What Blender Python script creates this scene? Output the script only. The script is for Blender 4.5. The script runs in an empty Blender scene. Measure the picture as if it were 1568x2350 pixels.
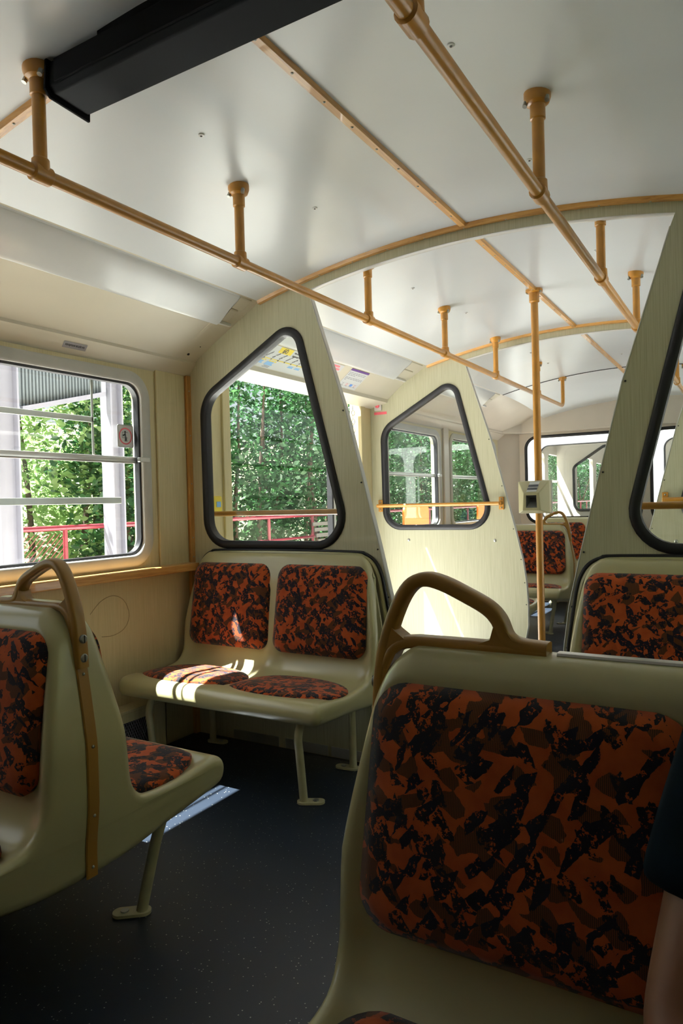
import bpy, bmesh, math, random
import numpy as np
from mathutils import Vector, Matrix, Quaternion

random.seed(7)
S = bpy.context.scene
COL = S.collection
PI = math.pi

# ------------------------------------------------------------------ camera
CAM_Z = 1.18
def cam_axes(yaw, pitch, roll):
    cy, sy = math.cos(yaw), math.sin(yaw)
    f = Vector((-sy*math.cos(pitch), cy*math.cos(pitch), math.sin(pitch)))
    r = Vector((cy, sy, 0)); u = r.cross(f)
    r2 = math.cos(roll)*r + math.sin(roll)*u
    u2 = -math.sin(roll)*r + math.cos(roll)*u
    return r2, u2, f
_r, _u, _f = cam_axes(math.radians(30.7014), math.radians(-0.73596), math.radians(-1.48547))
cam = bpy.data.cameras.new('camera')
camo = bpy.data.objects.new('camera', cam); COL.objects.link(camo)
m = Matrix.Identity(4)
for i in range(3):
    m[i][0] = _r[i]; m[i][1] = _u[i]; m[i][2] = -_f[i]
m[2][3] = CAM_Z
camo.matrix_world = m
cam.sensor_fit = 'HORIZONTAL'; cam.sensor_width = 36.0; cam.lens = 36*1607.97/1568
cam.clip_start = 0.02; cam.clip_end = 400
S.camera = camo

# ------------------------------------------------------------------ light
S.view_settings.view_transform = 'Standard'
S.view_settings.look = 'None'
S.view_settings.gamma = 1.0
S.view_settings.use_curve_mapping = False
S.view_settings.exposure = -0.95
S.cycles.max_bounces = 12
S.cycles.diffuse_bounces = 6
S.cycles.transparent_max_bounces = 24
S.cycles.sample_clamp_indirect = 6.0

W = bpy.data.worlds.new('sky'); S.world = W; W.use_nodes = True
nt = W.node_tree; nt.nodes.clear()
sky = nt.nodes.new('ShaderNodeTexSky'); sky.sky_type = 'NISHITA'
sky.sun_disc = False; sky.sun_elevation = math.radians(62); sky.sun_rotation = math.radians(235)
sky.air_density = 1.0; sky.dust_density = 2.5
hs = nt.nodes.new('ShaderNodeHueSaturation'); hs.inputs['Saturation'].default_value = 0.45
bg = nt.nodes.new('ShaderNodeBackground'); bg.inputs['Strength'].default_value = 0.42
wo = nt.nodes.new('ShaderNodeOutputWorld')
nt.links.new(sky.outputs[0], hs.inputs['Color']); nt.links.new(hs.outputs[0], bg.inputs[0]); nt.links.new(bg.outputs[0], wo.inputs[0])

sun = bpy.data.lights.new('sun', 'SUN'); sun.energy = 140.0; sun.angle = math.radians(0.55); sun.color = (1.0, 0.985, 0.96)
suno = bpy.data.objects.new('sun', sun); COL.objects.link(suno)
SUN_D = Vector((0.42, 0.215, -1.0)).normalized()
suno.rotation_euler = SUN_D.to_track_quat('-Z', 'Y').to_euler()
suno.location = (-6, -4, 12)

# ------------------------------------------------------------------ materials
def nodes_of(name):
    mt = bpy.data.materials.new(name); mt.use_nodes = True
    t = mt.node_tree; b = t.nodes['Principled BSDF']
    return mt, t, b
def N(t, kind, **kw):
    n = t.nodes.new(kind)
    for k, v in kw.items():
        if k in n.inputs: n.inputs[k].default_value = v
        else: setattr(n, k, v)
    return n
def L(t, a, b): t.links.new(a, b)
def coords(t, scale=(1, 1, 1), rot=(0, 0, 0), which='Object'):
    c = N(t, 'ShaderNodeTexCoord'); mp = N(t, 'ShaderNodeMapping')
    mp.inputs['Scale'].default_value = scale; mp.inputs['Rotation'].default_value = rot
    L(t, c.outputs[which], mp.inputs['Vector']); return mp.outputs[0]
def ramp(t, src, stops, interp='LINEAR'):
    r = N(t, 'ShaderNodeValToRGB'); r.color_ramp.interpolation = interp
    e = r.color_ramp.elements
    while len(e) < len(stops): e.new(0.5)
    for i, (p, c) in enumerate(stops):
        e[i].position = p; e[i].color = (c[0], c[1], c[2], 1) if hasattr(c, '__len__') else (c, c, c, 1)
    L(t, src, r.inputs[0]); return r.outputs[0]
def mix(t, fac, a, b):
    n = N(t, 'ShaderNodeMix', data_type='RGBA')
    for sock, v in ((n.inputs['Factor'], fac), (n.inputs[6], a), (n.inputs[7], b)):
        if hasattr(v, 'is_linked') or hasattr(v, 'links'): L(t, v, sock)
        else: sock.default_value = v if not isinstance(v, tuple) else (*v, 1)
    return n.outputs[2]
def mathn(t, op, a, b=None):
    n = N(t, 'ShaderNodeMath', operation=op)
    for i, v in enumerate((a, b)):
        if v is None: continue
        if hasattr(v, 'links'): L(t, v, n.inputs[i])
        else: n.inputs[i].default_value = v
    return n.outputs[0]
def bump(t, b, h, strength=0.2, dist=0.002):
    n = N(t, 'ShaderNodeBump'); n.inputs['Strength'].default_value = strength; n.inputs['Distance'].default_value = dist
    L(t, h, n.inputs['Height']); L(t, n.outputs[0], b.inputs['Normal'])

def plain(name, col, rough=0.5, metal=0.0, coat=0.0, var=0.08, scale=9.0, spec=0.5):
    mt, t, b = nodes_of(name)
    n = N(t, 'ShaderNodeTexNoise', Scale=scale, Detail=5.0)
    L(t, coords(t), n.inputs['Vector'])
    lo = tuple(c*(1-var) for c in col); hi = tuple(min(1, c*(1+var)) for c in col)
    L(t, ramp(t, n.outputs['Fac'], [(0.3, lo), (0.7, hi)]), b.inputs['Base Color'])
    b.inputs['Roughness'].default_value = rough; b.inputs['Metallic'].default_value = metal
    b.inputs['Coat Weight'].default_value = coat; b.inputs['Coat Roughness'].default_value = 0.2
    b.inputs['Specular IOR Level'].default_value = spec
    return mt

M = {}
M['ceiling'] = plain('ceiling_paint', (0.71, 0.755, 0.80), 0.32, coat=0.3, var=0.03, scale=2.0)
M['cove'] = plain('cove_paint', (0.62, 0.58, 0.47), 0.45, coat=0.15, var=0.03, scale=3.0)
M['endpanel'] = plain('end_panel_paint', (0.63, 0.57, 0.49), 0.32, coat=0.3, var=0.04, scale=3.0)
M['shell'] = plain('cream_shell_plastic', (0.43, 0.40, 0.215), 0.30, coat=0.5, var=0.04, scale=4.0)
M['lens'] = plain('white_light_lens', (0.74, 0.77, 0.79), 0.16, coat=0.6, var=0.02)
M['ochre'] = plain('ochre_rail_paint', (0.37, 0.165, 0.018), 0.36, coat=0.2, var=0.12, scale=14)
M['handle'] = plain('brown_grip_plastic', (0.30, 0.155, 0.025), 0.38, coat=0.2, var=0.05, scale=10)
M['rubber'] = plain('black_rubber', (0.010, 0.010, 0.012), 0.45, var=0.1, spec=0.3)
M['alu'] = plain('brushed_aluminium', (0.62, 0.62, 0.60), 0.30, metal=0.9, var=0.06)
M['alu_paint'] = plain('grey_frame_paint', (0.50, 0.50, 0.47), 0.5, var=0.05)
M['steel'] = plain('zinc_screw', (0.38, 0.40, 0.37), 0.35, metal=0.8, var=0.1)
M['black_box'] = plain('black_housing', (0.004, 0.004, 0.005), 0.75, var=0.1, spec=0.04)
M['black_glass'] = plain('dark_tinted_cover', (0.0035, 0.0045, 0.0055), 0.6, var=0.1, spec=0.05)
M['leg'] = plain('cream_leg_paint', (0.46, 0.43, 0.26), 0.40, coat=0.2, var=0.1, scale=20)
M['dark'] = plain('dark_recess', (0.02, 0.02, 0.022), 0.6)
M['white'] = plain('white_paint', (0.78, 0.79, 0.78), 0.35, coat=0.3, var=0.03)
M['paper'] = plain('white_paper', (0.70, 0.72, 0.72), 0.6, var=0.02)
M['yellow'] = plain('yellow_print', (0.70, 0.55, 0.05), 0.5, var=0.03)
M['blue'] = plain('blue_print', (0.20, 0.42, 0.72), 0.5, var=0.03)
M['darkblue'] = plain('deep_blue_print', (0.06, 0.16, 0.42), 0.5, var=0.03)
M['violet'] = plain('violet_print', (0.07, 0.03, 0.13), 0.5, var=0.03)
M['red'] = plain('red_paint', (0.16, 0.012, 0.022), 0.42, var=0.08)
M['redprint'] = plain('red_print', (0.60, 0.09, 0.12), 0.5, var=0.04)
M['ink'] = plain('black_ink', (0.03, 0.03, 0.035), 0.6)
M['greyink'] = plain('grey_ink', (0.22, 0.23, 0.25), 0.6)
M['greylabel'] = plain('grey_label', (0.27, 0.26, 0.27), 0.5, var=0.03)
M['validator'] = plain('validator_plastic', (0.44, 0.41, 0.24), 0.38, coat=0.2, var=0.03)
M['steelgrey'] = plain('grey_steel_paint', (0.21, 0.205, 0.25), 0.55, var=0.1, scale=3)
M['corr'] = plain('grey_corrugated_sheet', (0.12, 0.14, 0.155), 0.5, var=0.1, scale=3)
M['tread'] = plain('pale_ribbed_tread', (0.62, 0.63, 0.62), 0.5, var=0.06, scale=12)  # reflector colour for the plate added inside the left doorway
M['concrete'] = plain('pale_concrete', (0.76, 0.75, 0.72), 0.9, var=0.15, scale=3)
M['earth'] = plain('dry_earth', (0.05, 0.055, 0.025), 0.95, var=0.35, scale=2)
M['bark'] = plain('dark_bark', (0.075, 0.05, 0.032), 0.9, var=0.4, scale=18)
M['orange_net'] = plain('orange_plastic', (0.70, 0.15, 0.015), 0.5, var=0.1)
M['skin'] = plain('skin', (0.20, 0.085, 0.042), 0.5, var=0.06, scale=25)
M['hair'] = plain('dark_hair', (0.025, 0.017, 0.012), 0.55, var=0.3, scale=60)
M['navy_cloth'] = plain('navy_cotton', (0.0025, 0.006, 0.010), 1.0, var=0.2, scale=30, spec=0.08)
M['blue_cloth'] = plain('blue_cotton', (0.10, 0.22, 0.55), 0.85, var=0.1, scale=30)
M['trouser'] = plain('dark_denim', (0.02, 0.024, 0.035), 0.9, var=0.2, scale=40)
M['shoe'] = plain('dark_shoe', (0.015, 0.013, 0.012), 0.5)

def laminate():
    mt, t, b = nodes_of('cream_laminate')
    n = N(t, 'ShaderNodeTexNoise', Scale=1.0, Detail=3.0)
    L(t, coords(t, (420, 60, 5)), n.inputs['Vector'])
    n2 = N(t, 'ShaderNodeTexNoise', Scale=2.0, Detail=3.0); L(t, coords(t), n2.inputs['Vector'])
    a = ramp(t, n.outputs['Fac'], [(0.36, (0.42, 0.405, 0.265)), (0.64, (0.54, 0.53, 0.38))])
    L(t, mix(t, mathn(t, 'MULTIPLY', n2.outputs['Fac'], 0.3), a, (0.48, 0.465, 0.32)), b.inputs['Base Color'])
    b.inputs['Roughness'].default_value = 0.42; b.inputs['Coat Weight'].default_value = 0.1
    return mt
M['laminate'] = laminate()
def wall_lam():
    mt, t, b = nodes_of('cream_wall_laminate')
    n = N(t, 'ShaderNodeTexNoise', Scale=1.0, Detail=3.0)
    L(t, coords(t, (60, 300, 5)), n.inputs['Vector'])
    L(t, ramp(t, n.outputs['Fac'], [(0.36, (0.52, 0.45, 0.25)), (0.64, (0.61, 0.53, 0.32))]), b.inputs['Base Color'])
    b.inputs['Roughness'].default_value = 0.42
    return mt
M['wall'] = wall_lam()
def wood(name, axis):
    mt, t, b = nodes_of(name)
    sc = {'x': (3, 60, 60), 'y': (60, 3, 60), 'z': (60, 60, 3)}[axis]
    n = N(t, 'ShaderNodeTexNoise', Scale=1.6, Detail=6.0, Roughness=0.65, Distortion=0.6)
    L(t, coords(t, sc), n.inputs['Vector'])
    L(t, ramp(t, n.outputs['Fac'], [(0.3, (0.29, 0.12, 0.025)), (0.52, (0.47, 0.24, 0.06)), (0.75, (0.57, 0.33, 0.10))]), b.inputs['Base Color'])
    b.inputs['Roughness'].default_value = 0.40; b.inputs['Coat Weight'].default_value = 0.25
    return mt
M['wood_x'] = wood('oak_strip_across', 'x'); M['wood_y'] = wood('oak_strip_along', 'y'); M['wood_z'] = wood('oak_strip_upright', 'z')

def fabric():
    mt, t, b = nodes_of('orange_moquette')
    oi = N(t, 'ShaderNodeObjectInfo')
    tc = N(t, 'ShaderNodeTexCoord')
    add = N(t, 'ShaderNodeVectorMath', operation='ADD')
    comb = N(t, 'ShaderNodeCombineXYZ')
    for i, k in enumerate((7.0, 11.0, 5.0)):
        L(t, mathn(t, 'MULTIPLY', oi.outputs['Random'], k), comb.inputs[i])
    L(t, tc.outputs['Object'], add.inputs[0]); L(t, comb.outputs[0], add.inputs[1])
    base = add.outputs[0]
    # ragged edges
    jit = N(t, 'ShaderNodeTexNoise', Scale=90.0, Detail=3.0); L(t, base, jit.inputs['Vector'])
    jo = N(t, 'ShaderNodeVectorMath', operation='SCALE'); L(t, jit.outputs['Color'], jo.inputs[0]); jo.inputs['Scale'].default_value = 0.006
    ja = N(t, 'ShaderNodeVectorMath', operation='ADD'); L(t, base, ja.inputs[0]); L(t, jo.outputs[0], ja.inputs[1])
    def shard(scale, rot, th, sc):
        mp = N(t, 'ShaderNodeMapping', vector_type='TEXTURE'); mp.inputs['Scale'].default_value = scale; mp.inputs['Rotation'].default_value = rot
        L(t, ja.outputs[0], mp.inputs['Vector'])
        v = N(t, 'ShaderNodeTexVoronoi', Scale=sc, feature='F1'); L(t, mp.outputs[0], v.inputs['Vector'])
        sp = N(t, 'ShaderNodeSeparateColor'); L(t, v.outputs['Color'], sp.inputs[0])
        return mathn(t, 'GREATER_THAN', sp.outputs[0], th), sp.outputs[1]
    s1, r1 = shard((2.6, 1, 0.8), (0.5, 0.75, 0.8), 0.69, 50.0)
    s2, r2 = shard((2.4, 1, 0.8), (-0.5, -0.85, -0.7), 0.74, 56.0)
    s3, r3 = shard((1.8, 1, 1.0), (0.3, -0.45, 0.6), 0.68, 44.0)
    # inner speckle breaking the dark shards up
    sp = N(t, 'ShaderNodeTexNoise', Scale=110.0, Detail=3.0, Roughness=0.7); L(t, base, sp.inputs['Vector'])
    brk = mathn(t, 'GREATER_THAN', sp.outputs['Fac'], 0.40)
    brk2 = mathn(t, 'GREATER_THAN', sp.outputs['Fac'], 0.46)
    n3 = N(t, 'ShaderNodeTexNoise', Scale=26.0, Detail=2.0); L(t, ja.outputs[0], n3.inputs['Vector'])
    tone = ramp(t, n3.outputs['Fac'], [(0.35, (0.265, 0.046, 0.009)), (0.65, (0.34, 0.066, 0.012))])
    wv = N(t, 'ShaderNodeTexWave', Scale=120.0, Distortion=1.5); L(t, base, wv.inputs['Vector'])
    hatch = ramp(t, wv.outputs['Fac'], [(0.35, (0.040, 0.017, 0.007)), (0.6, (0.11, 0.034, 0.010))])
    c = mix(t, s3, tone, hatch)
    c = mix(t, mathn(t, 'MULTIPLY', s1, brk), c, (0.010, 0.009, 0.016))
    c = mix(t, mathn(t, 'MULTIPLY', s2, brk2), c, (0.012, 0.010, 0.014))
    L(t, c, b.inputs['Base Color'])
    b.inputs['Roughness'].default_value = 0.95; b.inputs['Specular IOR Level'].default_value = 0.15
    b.inputs['Sheen Weight'].default_value = 0.15
    w = N(t, 'ShaderNodeTexNoise', Scale=700.0, Detail=1.0); L(t, base, w.inputs['Vector'])
    bump(t, b, w.outputs['Fac'], 0.3, 0.001)
    return mt
M['fabric'] = fabric()

def floor_mat():
    mt, t, b = nodes_of('speckled_navy_vinyl')
    v = N(t, 'ShaderNodeTexVoronoi', Scale=95.0, feature='F1'); L(t, coords(t), v.inputs['Vector'])
    s = N(t, 'ShaderNodeSeparateColor'); L(t, v.outputs['Color'], s.inputs[0])
    dot = mathn(t, 'MULTIPLY', mathn(t, 'LESS_THAN', v.outputs['Distance'], 0.16), mathn(t, 'GREATER_THAN', s.outputs[0], 0.72))
    n = N(t, 'ShaderNodeTexNoise', Scale=2.5, Detail=5.0); L(t, coords(t), n.inputs['Vector'])
    base = ramp(t, n.outputs['Fac'], [(0.3, (0.006, 0.0105, 0.019)), (0.7, (0.010, 0.016, 0.027))])
    L(t, mix(t, dot, base, (0.34, 0.36, 0.30)), b.inputs['Base Color'])
    b.inputs['Roughness'].default_value = 0.42; b.inputs['Specular IOR Level'].default_value = 0.4
    return mt
M['floor'] = floor_mat()

def glass():
    mt = bpy.data.materials.new('window_glass'); mt.use_nodes = True
    t = mt.node_tree; t.nodes.clear()
    lw_ = N(t, 'ShaderNodeLayerWeight', Blend=0.5)
    fr = mathn(t, 'ADD', mathn(t, 'MULTIPLY', mathn(t, 'POWER', lw_.outputs['Facing'], 5.0), 0.9), 0.035)
    tr = N(t, 'ShaderNodeBsdfTransparent'); tr.inputs[0].default_value = (0.96, 0.98, 0.97, 1)
    gl = N(t, 'ShaderNodeBsdfGlossy'); gl.inputs['Roughness'].default_value = 0.02
    mx_ = N(t, 'ShaderNodeMixShader'); o = N(t, 'ShaderNodeOutputMaterial')
    L(t, fr, mx_.inputs[0]); L(t, tr.outputs[0], mx_.inputs[1]); L(t, gl.outputs[0], mx_.inputs[2]); L(t, mx_.outputs[0], o.inputs[0])
    return mt
M['glass'] = glass()

def leaf(name, a, b_, tr=0.35):
    mt, t, b = nodes_of(name)
    oi = N(t, 'ShaderNodeTexNoise', Scale=3.0, Detail=6.0); L(t, coords(t), oi.inputs['Vector'])
    L(t, ramp(t, oi.outputs['Fac'], [(0.3, a), (0.7, b_)]), b.inputs['Base Color'])
    b.inputs['Roughness'].default_value = 0.38; b.inputs['Specular IOR Level'].default_value = 0.45
    tl = N(t, 'ShaderNodeBsdfTranslucent'); L(t, b.inputs['Base Color'].links[0].from_socket, tl.inputs[0])
    mx = N(t, 'ShaderNodeMixShader', Fac=tr)
    o = t.nodes['Material Output']
    L(t, b.outputs[0], mx.inputs[1]); L(t, tl.outputs[0], mx.inputs[2]); L(t, mx.outputs[0], o.inputs[0])
    return mt
M['leaf'] = leaf('green_leaf', (0.014, 0.058, 0.022), (0.050, 0.14, 0.040))
M['leaf_pale'] = leaf('pale_green_leaf', (0.16, 0.30, 0.08), (0.38, 0.50, 0.22), 0.5)  # lighter leaf copy: overexposure put into the colour

# ------------------------------------------------------------------ mesh helpers
class G:
    def __init__(s): s.v = []; s.f = []
    def add(s, vs, fs):
        o = len(s.v); s.v += [tuple(p) for p in vs]; s.f += [tuple(i+o for i in q) for q in fs]; return s
    def box(s, x0, x1, y0, y1, z0, z1):
        vs = [(x, y, z) for x in (x0, x1) for y in (y0, y1) for z in (z0, z1)]
        return s.add(vs, [(0, 1, 3, 2), (4, 6, 7, 5), (0, 4, 5, 1), (2, 3, 7, 6), (0, 2, 6, 4), (1, 5, 7, 3)])
    def tube(s, path, r, n=14, closed=False, cap=True, flat=None, up=None):
        """sweep of a round (or flat=(a,b) elliptic) section along a path; r may be a list"""
        P = [Vector(p) for p in path]; k = len(P)
        rs = r if isinstance(r, (list, tuple)) else [r]*k
        T = []
        for i in range(k):
            a = P[(i-1) % k] if (closed or i > 0) else P[i]
            b = P[(i+1) % k] if (closed or i < k-1) else P[i]
            T.append((b-a).normalized())
        u = Vector(up) if up else (Vector((0, 0, 1)) if abs(T[0].z) < 0.9 else Vector((1, 0, 0)))
        u = (u - T[0]*u.dot(T[0])).normalized()
        vs = []
        for i in range(k):
            if i:
                u = (u - T[i]*u.dot(T[i])).normalized()
            if up:
                u = Vector(up); u = (u - T[i]*u.dot(T[i])).normalized()
            w = T[i].cross(u)
            for j in range(n):
                a = 2*PI*j/n
                if flat:
                    c, q = math.cos(a), math.sin(a)
                    e = 0.55
                    c = math.copysign(abs(c)**e, c); q = math.copysign(abs(q)**e, q)
                    vs.append(P[i] + u*(flat[0]*c) + w*(flat[1]*q))
                else:
                    vs.append(P[i] + u*(rs[i]*math.cos(a)) + w*(rs[i]*math.sin(a)))
        fs = []
        for i in range(k if closed else k-1):
            for j in range(n):
                a, b = i*n+j, i*n+(j+1) % n
                c, d = ((i+1) % k)*n+(j+1) % n, ((i+1) % k)*n+j
                fs.append((a, b, c, d))
        if cap and not closed:
            fs.append(tuple(range(n-1, -1, -1))); fs.append(tuple((k-1)*n+j for j in range(n)))
        return s.add(vs, fs)
    def cyl(s, a, b, r, n=14): return s.tube([a, b], r, n)
    def ball(s, c, r, n=10, sz=(1, 1, 1)):
        vs = []; fs = []
        m_ = n//2
        for i in range(m_+1):
            th = PI*i/m_
            for j in range(n):
                ph = 2*PI*j/n
                vs.append((c[0]+sz[0]*r*math.sin(th)*math.cos(ph), c[1]+sz[1]*r*math.sin(th)*math.sin(ph), c[2]+sz[2]*r*math.cos(th)))
        for i in range(m_):
            for j in range(n):
                fs.append((i*n+j, (i+1)*n+j, (i+1)*n+(j+1) % n, i*n+(j+1) % n))
        return s.add(vs, fs)
    def extrude_profile(s, prof, axis, a0, a1, closed=True, cap=True):
        """prof: 2-D points; axis 'y' -> (x,z) prof, 'x' -> (y,z) prof"""
        n = len(prof); vs = []
        for a in (a0, a1):
            for p in prof:
                vs.append((p[0], a, p[1]) if axis == 'y' else (a, p[0], p[1]))
        fs = []
        for i in range(n if closed else n-1):
            j = (i+1) % n; fs.append((i, j, n+j, n+i))
        if cap and closed: fs.append(tuple(range(n-1, -1, -1))); fs.append(tuple(range(n, 2*n)))
        return s.add(vs, fs)

def rpoly(pts, rad, n=7):
    """polygon with filleted corners"""
    k = len(pts); out = []
    rs = rad if isinstance(rad, (list, tuple)) else [rad]*k
    for i in range(k):
        p = Vector(pts[i]); a = Vector(pts[i-1]); b = Vector(pts[(i+1) % k]); r = rs[i]
        if r <= 1e-6: out.append(tuple(p)); continue
        d1 = (a-p).normalized(); d2 = (b-p).normalized()
        ang = math.acos(max(-1, min(1, d1.dot(d2))))
        if ang > PI-0.03: out.append(tuple(p)); continue
        tl = r/math.tan(ang/2)
        tl = min(tl, 0.49*min((a-p).length, (b-p).length)); r = tl*math.tan(ang/2)
        c = p + (d1+d2).normalized()*(r/math.sin(ang/2))
        s0 = p+d1*tl-c; s1 = p+d2*tl-c
        a0 = math.atan2(s0.y, s0.x); a1 = math.atan2(s1.y, s1.x)
        da = (a1-a0+PI) % (2*PI)-PI
        for q in range(n+1):
            t = a0+da*q/n; out.append((c.x+r*math.cos(t), c.y+r*math.sin(t)))
    return out
def rrect(x0, x1, y0, y1, r, n=7): return rpoly([(x0, y0), (x1, y0), (x1, y1), (x0, y1)], r, n)

def to3(plane, a, b, c):
    return (a, c, b) if plane == 'xz' else ((c, a, b) if plane == 'yz' else (a, b, c))
def plate(g, plane, c0, c1, outline, holes=()):
    bm = bmesh.new()
    edges = []
    for lp in [outline]+list(holes):
        vs = [bm.verts.new((p[0], p[1], 0)) for p in lp]
        for i in range(len(vs)): edges.append(bm.edges.new((vs[i], vs[(i+1) % len(vs)])))
    bmesh.ops.triangle_fill(bm, edges=edges, use_beauty=True, use_dissolve=False)
    bm.verts.index_update()
    V = [v.co.copy() for v in bm.verts]; F = [[v.index for v in f.verts] for f in bm.faces]
    bd = [(e.verts[0].index, e.verts[1].index) for e in bm.edges if len(e.link_faces) == 1]
    bm.free()
    n = len(V)
    vs = [to3(plane, p.x, p.y, c0) for p in V]+[to3(plane, p.x, p.y, c1) for p in V]
    fs = [tuple(f) for f in F]+[tuple(i+n for i in reversed(f)) for f in F]+[(a, b, b+n, a+n) for a, b in bd]
    return g.add(vs, fs)
def ring(g, plane, c, loop, sect):
    """sweep section (in-plane offset outwards, depth) round a closed loop"""
    k = len(loop); area = sum(loop[i-1][0]*loop[i][1]-loop[i][0]*loop[i-1][1] for i in range(k))
    sg = 1 if area > 0 else -1
    m_ = len(sect); vs = []
    for i in range(k):
        a = Vector(loop[i-1]); p = Vector(loop[i]); b = Vector(loop[(i+1) % k])
        d1 = (p-a).normalized(); d2 = (b-p).normalized(); d = (d1+d2).normalized()
        nn = Vector((d.y, -d.x))*sg; sc = 1/max(0.5, math.sqrt(max(0.0, (1+d1.dot(d2))/2)))
        for o, h in sect:
            q = p+nn*(o*sc); vs.append(to3(plane, q.x, q.y, c+h))
    fs = []
    for i in range(k):
        j = (i+1) % k
        for q in range(m_):
            w = (q+1) % m_; fs.append((i*m_+q, i*m_+w, j*m_+w, j*m_+q))
    return g.add(vs, fs)
def oval(w, h, n=10): return [(w/2*math.cos(2*PI*i/n), h/2*math.sin(2*PI*i/n)) for i in range(n)]
def rectsec(w, h): return [(-w/2, -h/2), (w/2, -h/2), (w/2, h/2), (-w/2, h/2)]

ORG = {}
def obj(name, g, mat, parent=None, smooth=False, bevel=0.0, seg=2, angle=0.7):
    me = bpy.data.meshes.new(name)
    o_ = ORG.get(parent, Vector((0, 0, 0)))
    vs = [(p[0]-o_[0], p[1]-o_[1], p[2]-o_[2]) for p in g.v]
    me.from_pydata(vs, [], g.f)
    bm = bmesh.new(); bm.from_mesh(me); bmesh.ops.recalc_face_normals(bm, faces=bm.faces[:]); bm.to_mesh(me); bm.free()
    me.materials.append(mat)
    if smooth:
        for p in me.polygons: p.use_smooth = True
        if smooth == 'auto': me.set_sharp_from_angle(angle=angle)
    o = bpy.data.objects.new(name, me); COL.objects.link(o)
    if parent is not None: o.parent = parent
    ORG[o] = o_
    if bevel:
        b = o.modifiers.new('bevel', 'BEVEL'); b.width = bevel; b.segments = seg; b.limit_method = 'ANGLE'
        if smooth is False:
            for p in me.polygons: p.use_smooth = True
            b.harden_normals = True
    return o
def thing(name, label, cat, loc=(0, 0, 0), group=None):
    o = bpy.data.objects.new(name, None); COL.objects.link(o); o.location = loc
    o.empty_display_size = 0.1
    o['label'] = label; o['category'] = cat
    if group: o['group'] = group
    ORG[o] = Vector(loc); return o
def tag(o, label, cat, group=None):
    o['label'] = label; o['category'] = cat
    if group: o['group'] = group
    return o
def struct(name, g, mat, **kw):
    o = obj(name, g, mat, **kw); o['kind'] = 'structure'; return o
def copy_tree(o, loc=None, rz=None, label=None, parent=None):
    c = o.copy(); COL.objects.link(c)
    if parent is not None: c.parent = parent
    if loc is not None: c.location = loc
    if rz is not None: c.rotation_euler = (0, 0, rz)
    if label: c['label'] = label
    for ch in list(o.children): copy_tree(ch, parent=c)
    return c
def text_mesh(body, size, place, extrude=0.0006, align='LEFT'):
    """text as mesh data; place maps (a,b,c) in text space to the world"""
    cu = bpy.data.curves.new('t', 'FONT'); cu.body = body; cu.size = size; cu.extrude = extrude; cu.align_x = align; cu.align_y = 'CENTER'
    cu.resolution_u = 3
    o = bpy.data.objects.new('t', cu); COL.objects.link(o)
    dg = bpy.context.evaluated_depsgraph_get()
    me = bpy.data.meshes.new_from_object(o.evaluated_get(dg))
    g = G(); g.add([place(v.co.x, v.co.y, v.co.z) for v in me.vertices], [tuple(p.vertices) for p in me.polygons])
    bpy.data.objects.remove(o); bpy.data.curves.remove(cu); bpy.data.meshes.remove(me)
    return g

# ------------------------------------------------------------------ dimensions of the car
XC = -1.01                      # centre line of the car
def mx(x): return 2*XC-x
XL, XLO = -2.55, -2.63          # left wall, inner and outer face
XR, XRO = mx(XL), mx(XLO)
Y0, Y1, Y2, YB = -2.2, 2.766, 4.78, 8.05
def ceil_z(x): return 2.300-0.122*(x-XC)**2
XE = -2.06                      # edge of the ceiling sheet

# ------------------------------------------------------------------ structure
g = G(); g.box(XLO, XRO, Y0, YB+0.05, -0.06, 0.0)
struct('floor', g, M['floor'])

def arch_pts(n=26, x0=XE, x1=None):
    x1 = mx(XE) if x1 is None else x1
    return [(x0+(x1-x0)*i/n, ceil_z(x0+(x1-x0)*i/n)) for i in range(n+1)]
g = G()
A = arch_pts(); prof = A+[(p[0], p[1]+0.03) for p in reversed(A)]
g.extrude_profile(prof, 'y', Y0, 6.52)
# the end section falls gently towards the end wall
k = 26; rows = 7; base = len(g.v)
def end_drop(t): return 0.11*t*t
vs = []
for up in (0, 0.03):
    for j in range(rows):
        t = j/(rows-1); y = 6.52+(YB+0.03-6.52)*t
        for p in A: vs.append((p[0]*(1-0.0*t), y, p[1]-end_drop(t)*0.9+up))
fs = []
for u in range(2):
    for j in range(rows-1):
        for i in range(k):
            a = u*rows*(k+1)+j*(k+1)+i; q = (a, a+1, a+k+2, a+k+1); fs.append(q)
g.add(vs, fs)
ceiling = struct('ceiling', g, M['ceiling'], smooth='auto')
for i, (x, y) in enumerate([(-1.40, 1.60), (-1.40, 2.22), (-0.60, 1.02), (-0.62, 1.62), (-1.50, 3.30), (-1.45, 3.93), (-0.6, 3.3), (-0.62, 2.3), (-1.45, 5.3), (-1.45, 5.8), (-0.9, 5.9)]):
    g = G(); g.tube([(x, y, ceil_z(x)+0.002), (x, y, ceil_z(x)-0.003), (x, y, ceil_z(x)-0.004)], [0.010, 0.009, 0.004], 12)
    g2 = G(); g2.cyl((x, y, ceil_z(x)-0.0035), (x, y, ceil_z(x)-0.0052), 0.0035, 8)
    s_ = obj('screw_cap', g, M['white'], ceiling, smooth='auto'); obj('screw_slot', g2, M['dark'], s_)

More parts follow.
